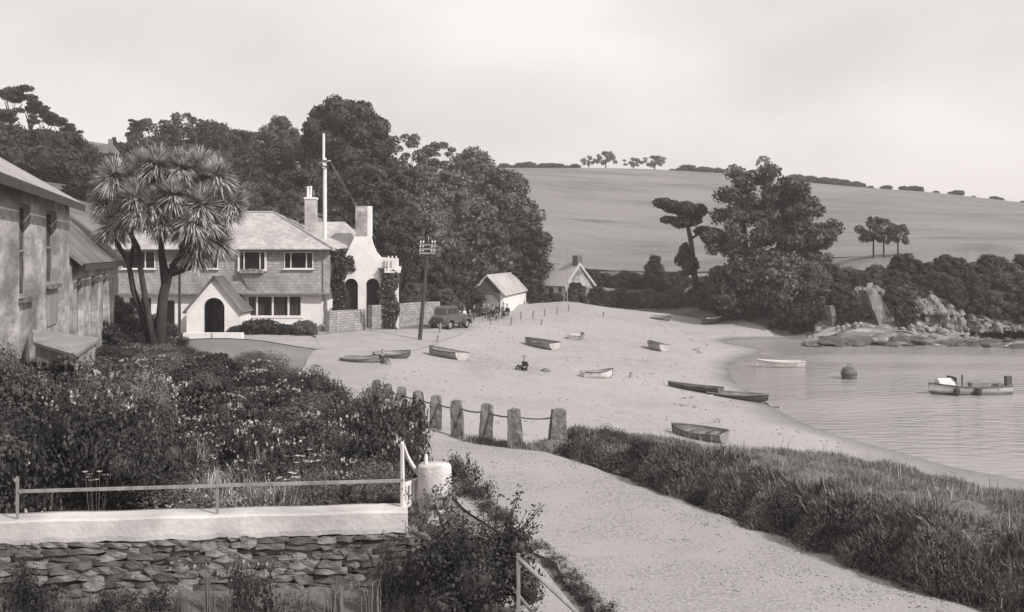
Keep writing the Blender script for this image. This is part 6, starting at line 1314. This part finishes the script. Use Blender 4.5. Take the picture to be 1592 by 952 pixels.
def person(pose, loc, rz, top, legs, label, s=1.0, group=None, skirt=False):
    P_ = POSES[pose]; V3 = Vector; o = empty('person', loc, rz, label, 'person', group); o.scale = (s, s, s)
    mir = lambda p: (-p[0], p[1], p[2]); walk2 = pose == 'walk'
    vs = [P_['pel'], P_['che'], P_['nek'], P_['hed']]; rad = [(.13,.10),(.14,.10),(.055,.055),(.06,.07)]; ed = [(0,1),(1,2),(2,3)]
    for sg in (1, -1):
        f = (lambda p: p) if sg == 1 else mir; b_ = len(vs)
        hand = V3(P_['wr']) + (V3(P_['wr'])-V3(P_['el'])).normalized()*.07
        vs += [f(P_['sh']), f(P_['el']), f(P_['wr']), f(tuple(hand))]; rad += [.055,.042,.030,(.035,.018)]; ed += [(1,b_),(b_,b_+1),(b_+1,b_+2),(b_+2,b_+3)]
        b_ = len(vs); kn, an, to = P_['kn'], P_['an'], P_['to']
        if walk2 and sg == -1: kn, an, to = (.10,.04,.48), (.10,.30,.16), (.11,.20,.04)
        vs += [f(P_['hip']), f(kn), f(an), f(to)]; rad += [.085,.058,.038,.035]; ed += [(0,b_),(b_,b_+1),(b_+1,b_+2),(b_+2,b_+3)]
    skin('body', vs, ed, rad, M['skin'], o)
    # head with face, hair
    hd = V3(P_['hed']) + V3((0, 0, .04)); bm = bmesh.new(); bmesh.ops.create_uvsphere(bm, u_segments=14, v_segments=12, radius=1)
    for v in bm.verts:
        x, y, z = v.co; w_ = .078*(1 - .18*max(0, -z)); v.co = (x*w_, y*.095*(1-.1*max(0,-z)), z*.125)
        if y < -.8 and abs(x) < .3 and -.35 < z < .15: v.co.y -= .022
        if y < -.7 and .1 < z < .35 and .2 < abs(x) < .5: v.co.y += .008
        if abs(x) > .93 and abs(z) < .3: v.co.x *= 1.15
    me = bpy.data.meshes.new('head'); bm.to_mesh(me); bm.free(); me.materials.append(M['skin']); me.polygons.foreach_set('use_smooth', np.ones(len(me.polygons), bool)); h_ = link('head', me, o, hd)
    mb = MB(); V = []; 
    hv = [(p[0]*.086, p[1]*.103+.008, p[2]*.132+.006) for p in ICO2[0]]; mb.add(hv, [tuple(f) for f in ICO2[1] if all(hv[i][2] > .0 + (-.06 if hv[i][1] > .02 else .045) for i in f)]); mb.build('hair', M['hair'], h_, smooth=True)
    for sg in (1, -1):
        wv = V3((sg*P_['wr'][0], P_['wr'][1], P_['wr'][2])); ev_ = V3((sg*P_['el'][0], P_['el'][1], P_['el'][2])); dv = (wv-ev_).normalized(); cr_ = dv.cross(V3((sg, 0, 0))).normalized(); pa_ = wv + dv*.075
        mb = MB()
        for k, ln in enumerate((.065, .078, .072, .055)): st_ = pa_ + cr_*(k-1.5)*.018; mb.tube([st_, st_+dv*ln*.55, st_+dv*ln + V3((-sg*.018, 0, 0))], [.009,.008,.006], 5)
        st_ = wv + dv*.03 + cr_*(-.03); mb.tube([st_, st_+dv*.03-cr_*.025, st_+dv*.058-cr_*.03], [.010,.009,.007], 5); hf = mb.build('fingers', M['skin'], o); hf['kind'] = 'stuff'
    # jacket / blouse over torso and arms, trousers or skirt over hips and legs
    vs = [P_['pel'], P_['che'], tuple(V3(P_['che']).lerp(V3(P_['nek']), .6))]; rad = [(.155,.125),(.17,.125),(.075,.075)]; ed = [(0,1),(1,2)]
    for sg in (1, -1):
        f = (lambda p: p) if sg == 1 else mir; b_ = len(vs); vs += [f(P_['sh']), f(P_['el']), f(tuple(V3(P_['el']).lerp(V3(P_['wr']), .85)))]; rad += [.072,.058,.045]; ed += [(1,b_),(b_,b_+1),(b_+1,b_+2)]
    skin('jacket', vs, ed, rad, M[top], o)
    vs = [P_['pel']]; rad = [(.15,.12)]; ed = []
    for sg in (1, -1):
        f = (lambda p: p) if sg == 1 else mir; b_ = len(vs); kn, an = P_['kn'], P_['an']
        if walk2 and sg == -1: kn, an = (.10,.04,.48), (.10,.30,.16)
        vs += [f(P_['hip']), f(kn), f(tuple(V3(kn).lerp(V3(an), .15 if skirt else .92)))]; rad += [.105,(.11 if skirt else .078),(.12 if skirt else .06)]; ed += [(0,b_),(b_,b_+1),(b_+1,b_+2)]
    skin('skirt' if skirt else 'trousers', vs, ed, rad, M[legs], o)
    return o
def pland(px, py, k=.0): r_ = hit(px, py); return (r_.x, r_.y, r_.z - k)
for px, py, pose, rz, tp_, lg, sk, sc, lb in [
  (752,497,'chair',.6,'cloth_dark','cloth_dark',False,1,'person in dark clothes sitting at the left end of the group before the boathouse'),(760,499,'stand',-.4,'cloth_mid','cloth_dark',False,.8,'short person in grey top and dark trousers left of centre in the boathouse group'),
  (767,500,'chair',2.5,'cloth_dark','cloth_mid',True,1,'person in a grey skirt sitting in the middle of the boathouse group'),(774,498,'stand',.3,'cloth_dark','cloth_dark',False,.82,'person all in dark clothes standing right of centre in the boathouse group'),
  (782,498,'walk',1.2,'cloth_mid','cloth_dark',True,.82,'person in grey jacket walking at the right of the boathouse group'),(788,497,'chair',-.8,'cloth_dark','cloth_mid',False,1,'person in dark top seated at the right end of the boathouse group'),
  (715,510,'chair',.2,'cloth_dark','cloth_dark',False,1,'person in dark clothes sitting just right of the parked car'),(722,507,'stand',.9,'cloth_pale','cloth_dark',False,.8,'person in a pale top standing right of the parked car'),(730,509,'chair',-1,'cloth_mid','cloth_dark',False,1,'person in a grey top sitting at the right of the parked car'),(737,502,'stand',2.2,'cloth_dark','cloth_mid',True,.8,'person in dark jacket and grey skirt standing between car and boathouse'),
  (815,577,'sit',-.9,'cloth_dark','cloth_dark',False,.85,'person in dark clothes sitting alone on the sand in front of the middle boats'),(595,566,'sit',.8,'cloth_dark','cloth_mid',False,.75,'person sitting on the sand left of the dark dinghy')]:
    person(pose, pland(px, py, .02), rz, tp_, lg, lb, sc, None, sk)
    if pose == 'chair':
        p_ = pland(px, py, .02); st_ = empty('folding_stool', p_, rz, 'canvas stool under ' + lb.split(' sitting')[0].split(' seated')[0].replace('person', 'the person') + (' by the car' if px < 745 else ' by the boathouse') + (' at the left' if px in (715, 752) else ' at the right' if px in (730, 788) else ''), 'stool')
        MB().box(-.19, .19, -.17, .19, .34, .36).build('seat', M['cloth_mid'], st_)
        for a, b_ in ((-.17, -.15), (.17, -.15), (-.17, .17), (.17, .17)): MB().tube([(a, b_, -.03), (-a*.6, b_, .338)], .012, 5).build('leg', M['greywood'], st_)
# bundle on the sand
p_ = pland(848, 579); o = empty('beach_bundle', p_, .3, 'small grey bundle lying right of the lone sitting person', 'bundle'); b__ = link('cloth', rock_mesh(9, .28, .16, .11, .2), o, (0, 0, .07)); b__.data.materials.clear(); b__.data.materials.append(M['cloth_mid']); mb = MB(); mb.tube([(-.18,0,.14),(-.05,0,.21),(.1,0,.17)], .018, 5); mb.build('strap', M['cloth_dark'], o)
# ------------------------------------------------------------------ old car
def extr(pr, y0, y1, name, m, parent, bev=.05):
    me = MB().plate(pr, [], y0, y1).mesh(name, m); bm = bmesh.new(); bm.from_mesh(me); bmesh.ops.dissolve_limit(bm, angle_limit=.01, verts=bm.verts, edges=bm.edges)
    bmesh.ops.bevel(bm, geom=[e for e in bm.edges if e.calc_face_angle(0) > .6], offset=bev, segments=2, affect='EDGES'); bm.to_mesh(me); bm.free(); return link(name, me, parent)
cp = pland(700, 511); car = empty('parked_car', (cp[0], cp[1], cp[2] + .0), radians(58), 'small dark pre-war saloon car parked by the end of the stone wall', 'car')
M['car'] = mat('dark_car_paint', .07, .6, .11, 3, spec=.4)
extr([(-1.55,.38),(1.5,.38),(1.55,.75),(1.5,.98),(.55,1.04),(.40,1.06),(-1.35,1.06),(-1.6,.85)], -.55, .55, 'body', M['car'], car)
extr([(-1.30,1.065),(.42,1.065),(.22,1.56),(.05,1.63),(-1.0,1.62),(-1.22,1.48)], -.52, .52, 'cabin', M['car'], car)
MB().add([(.475,-.44,1.10),(.475,.44,1.10),(.285,.44,1.52),(.285,-.44,1.52)], [(0,1,2,3)]).add([(.46,-.44,1.10),(.46,.44,1.10),(.27,.44,1.52),(.27,-.44,1.52)], [(3,2,1,0)]).build('windscreen', M['boat_pale'], car)
for sg in (-1, 1):
    for a, b_ in ((-1.05,-.48),(-.38,.16)): MB().box(a, b_, sg*.525-.006, sg*.525+.006, 1.14, 1.48).build('side_window', M['glass'], car)
    for wx_ in (-1.05, 1.05):
        fen = [(wx_+.50*cos(a), .34+.46*sin(a)) for a in [pi*i/8 for i in range(9)]]; inn_ = [(wx_+.40*cos(a), .34+.36*sin(a)) for a in [pi*i/8 for i in reversed(range(9))]]
        MB().plate(fen + inn_, [], sg*.70-.16, sg*.70+.10).build('mudguard', M['car'], car)
        w_ = MB(); Mw = Matrix.Translation((wx_, sg*.68, .32)) @ Matrix.Rotation(pi/2, 4, 'X'); tmp = MB().lathe([(.20,-.06),(.31,-.07),(.33,0),(.31,.07),(.20,.06)], 20); w_.add(tmp.v, tmp.f, Mw); wh = w_.build('wheel', M['dark'], car); w2_ = MB(); tmp = MB().lathe([(.19,-.075),(.14,-.05),(.05,-.085),(.01,-.085),(.01,.085),(.05,.085),(.14,.05),(.19,.075)], 16); w2_.add(tmp.v, tmp.f, Mw); w2_.build('rim', M['boat_grey'], wh)
    lm = MB(); tmp = MB().lathe([(.02,-.12),(.09,-.04),(.11,.03),(.10,.04)], 14); lm.add(tmp.v, tmp.f, Matrix.Translation((1.42, sg*.42, .92)) @ Matrix.Rotation(pi/2, 4, 'Y')); lm.build('headlight', M['boat_pale'], car)
    MB().box(-.6, .6, sg*.58 if sg > 0 else -.76, .76 if sg > 0 else -.58, .34, .37).build('running_board', M['dark'], car)
MB().box(1.54, 1.60, -.30, .30, .50, .94).build('radiator_grille', M['boat_grey'], car); MB().box(1.66, 1.70, -.62, .62, .42, .50).box(1.5, 1.66, -.35, -.31, .44, .48).box(1.5, 1.66, .31, .35, .44, .48).build('bumper', M['boat_grey'], car)

# ------------------------------------------------------------------ haze
hz = MB().box(-3200, 3200, -2200, 4300, -12, 75).build('haze', None); hz['kind'] = 'stuff'
hm = bpy.data.materials.new('sea_haze'); hm.use_nodes = True; t = hm.node_tree; t.nodes.clear()
pv = t.nodes.new('ShaderNodeVolumePrincipled'); pv.inputs['Color'].default_value = g(.96); pv.inputs['Density'].default_value = .0006; pv.inputs['Anisotropy'].default_value = .0
oo = t.nodes.new('ShaderNodeOutputMaterial'); t.links.new(pv.outputs[0], oo.inputs['Volume']); hz.data.materials.append(hm)
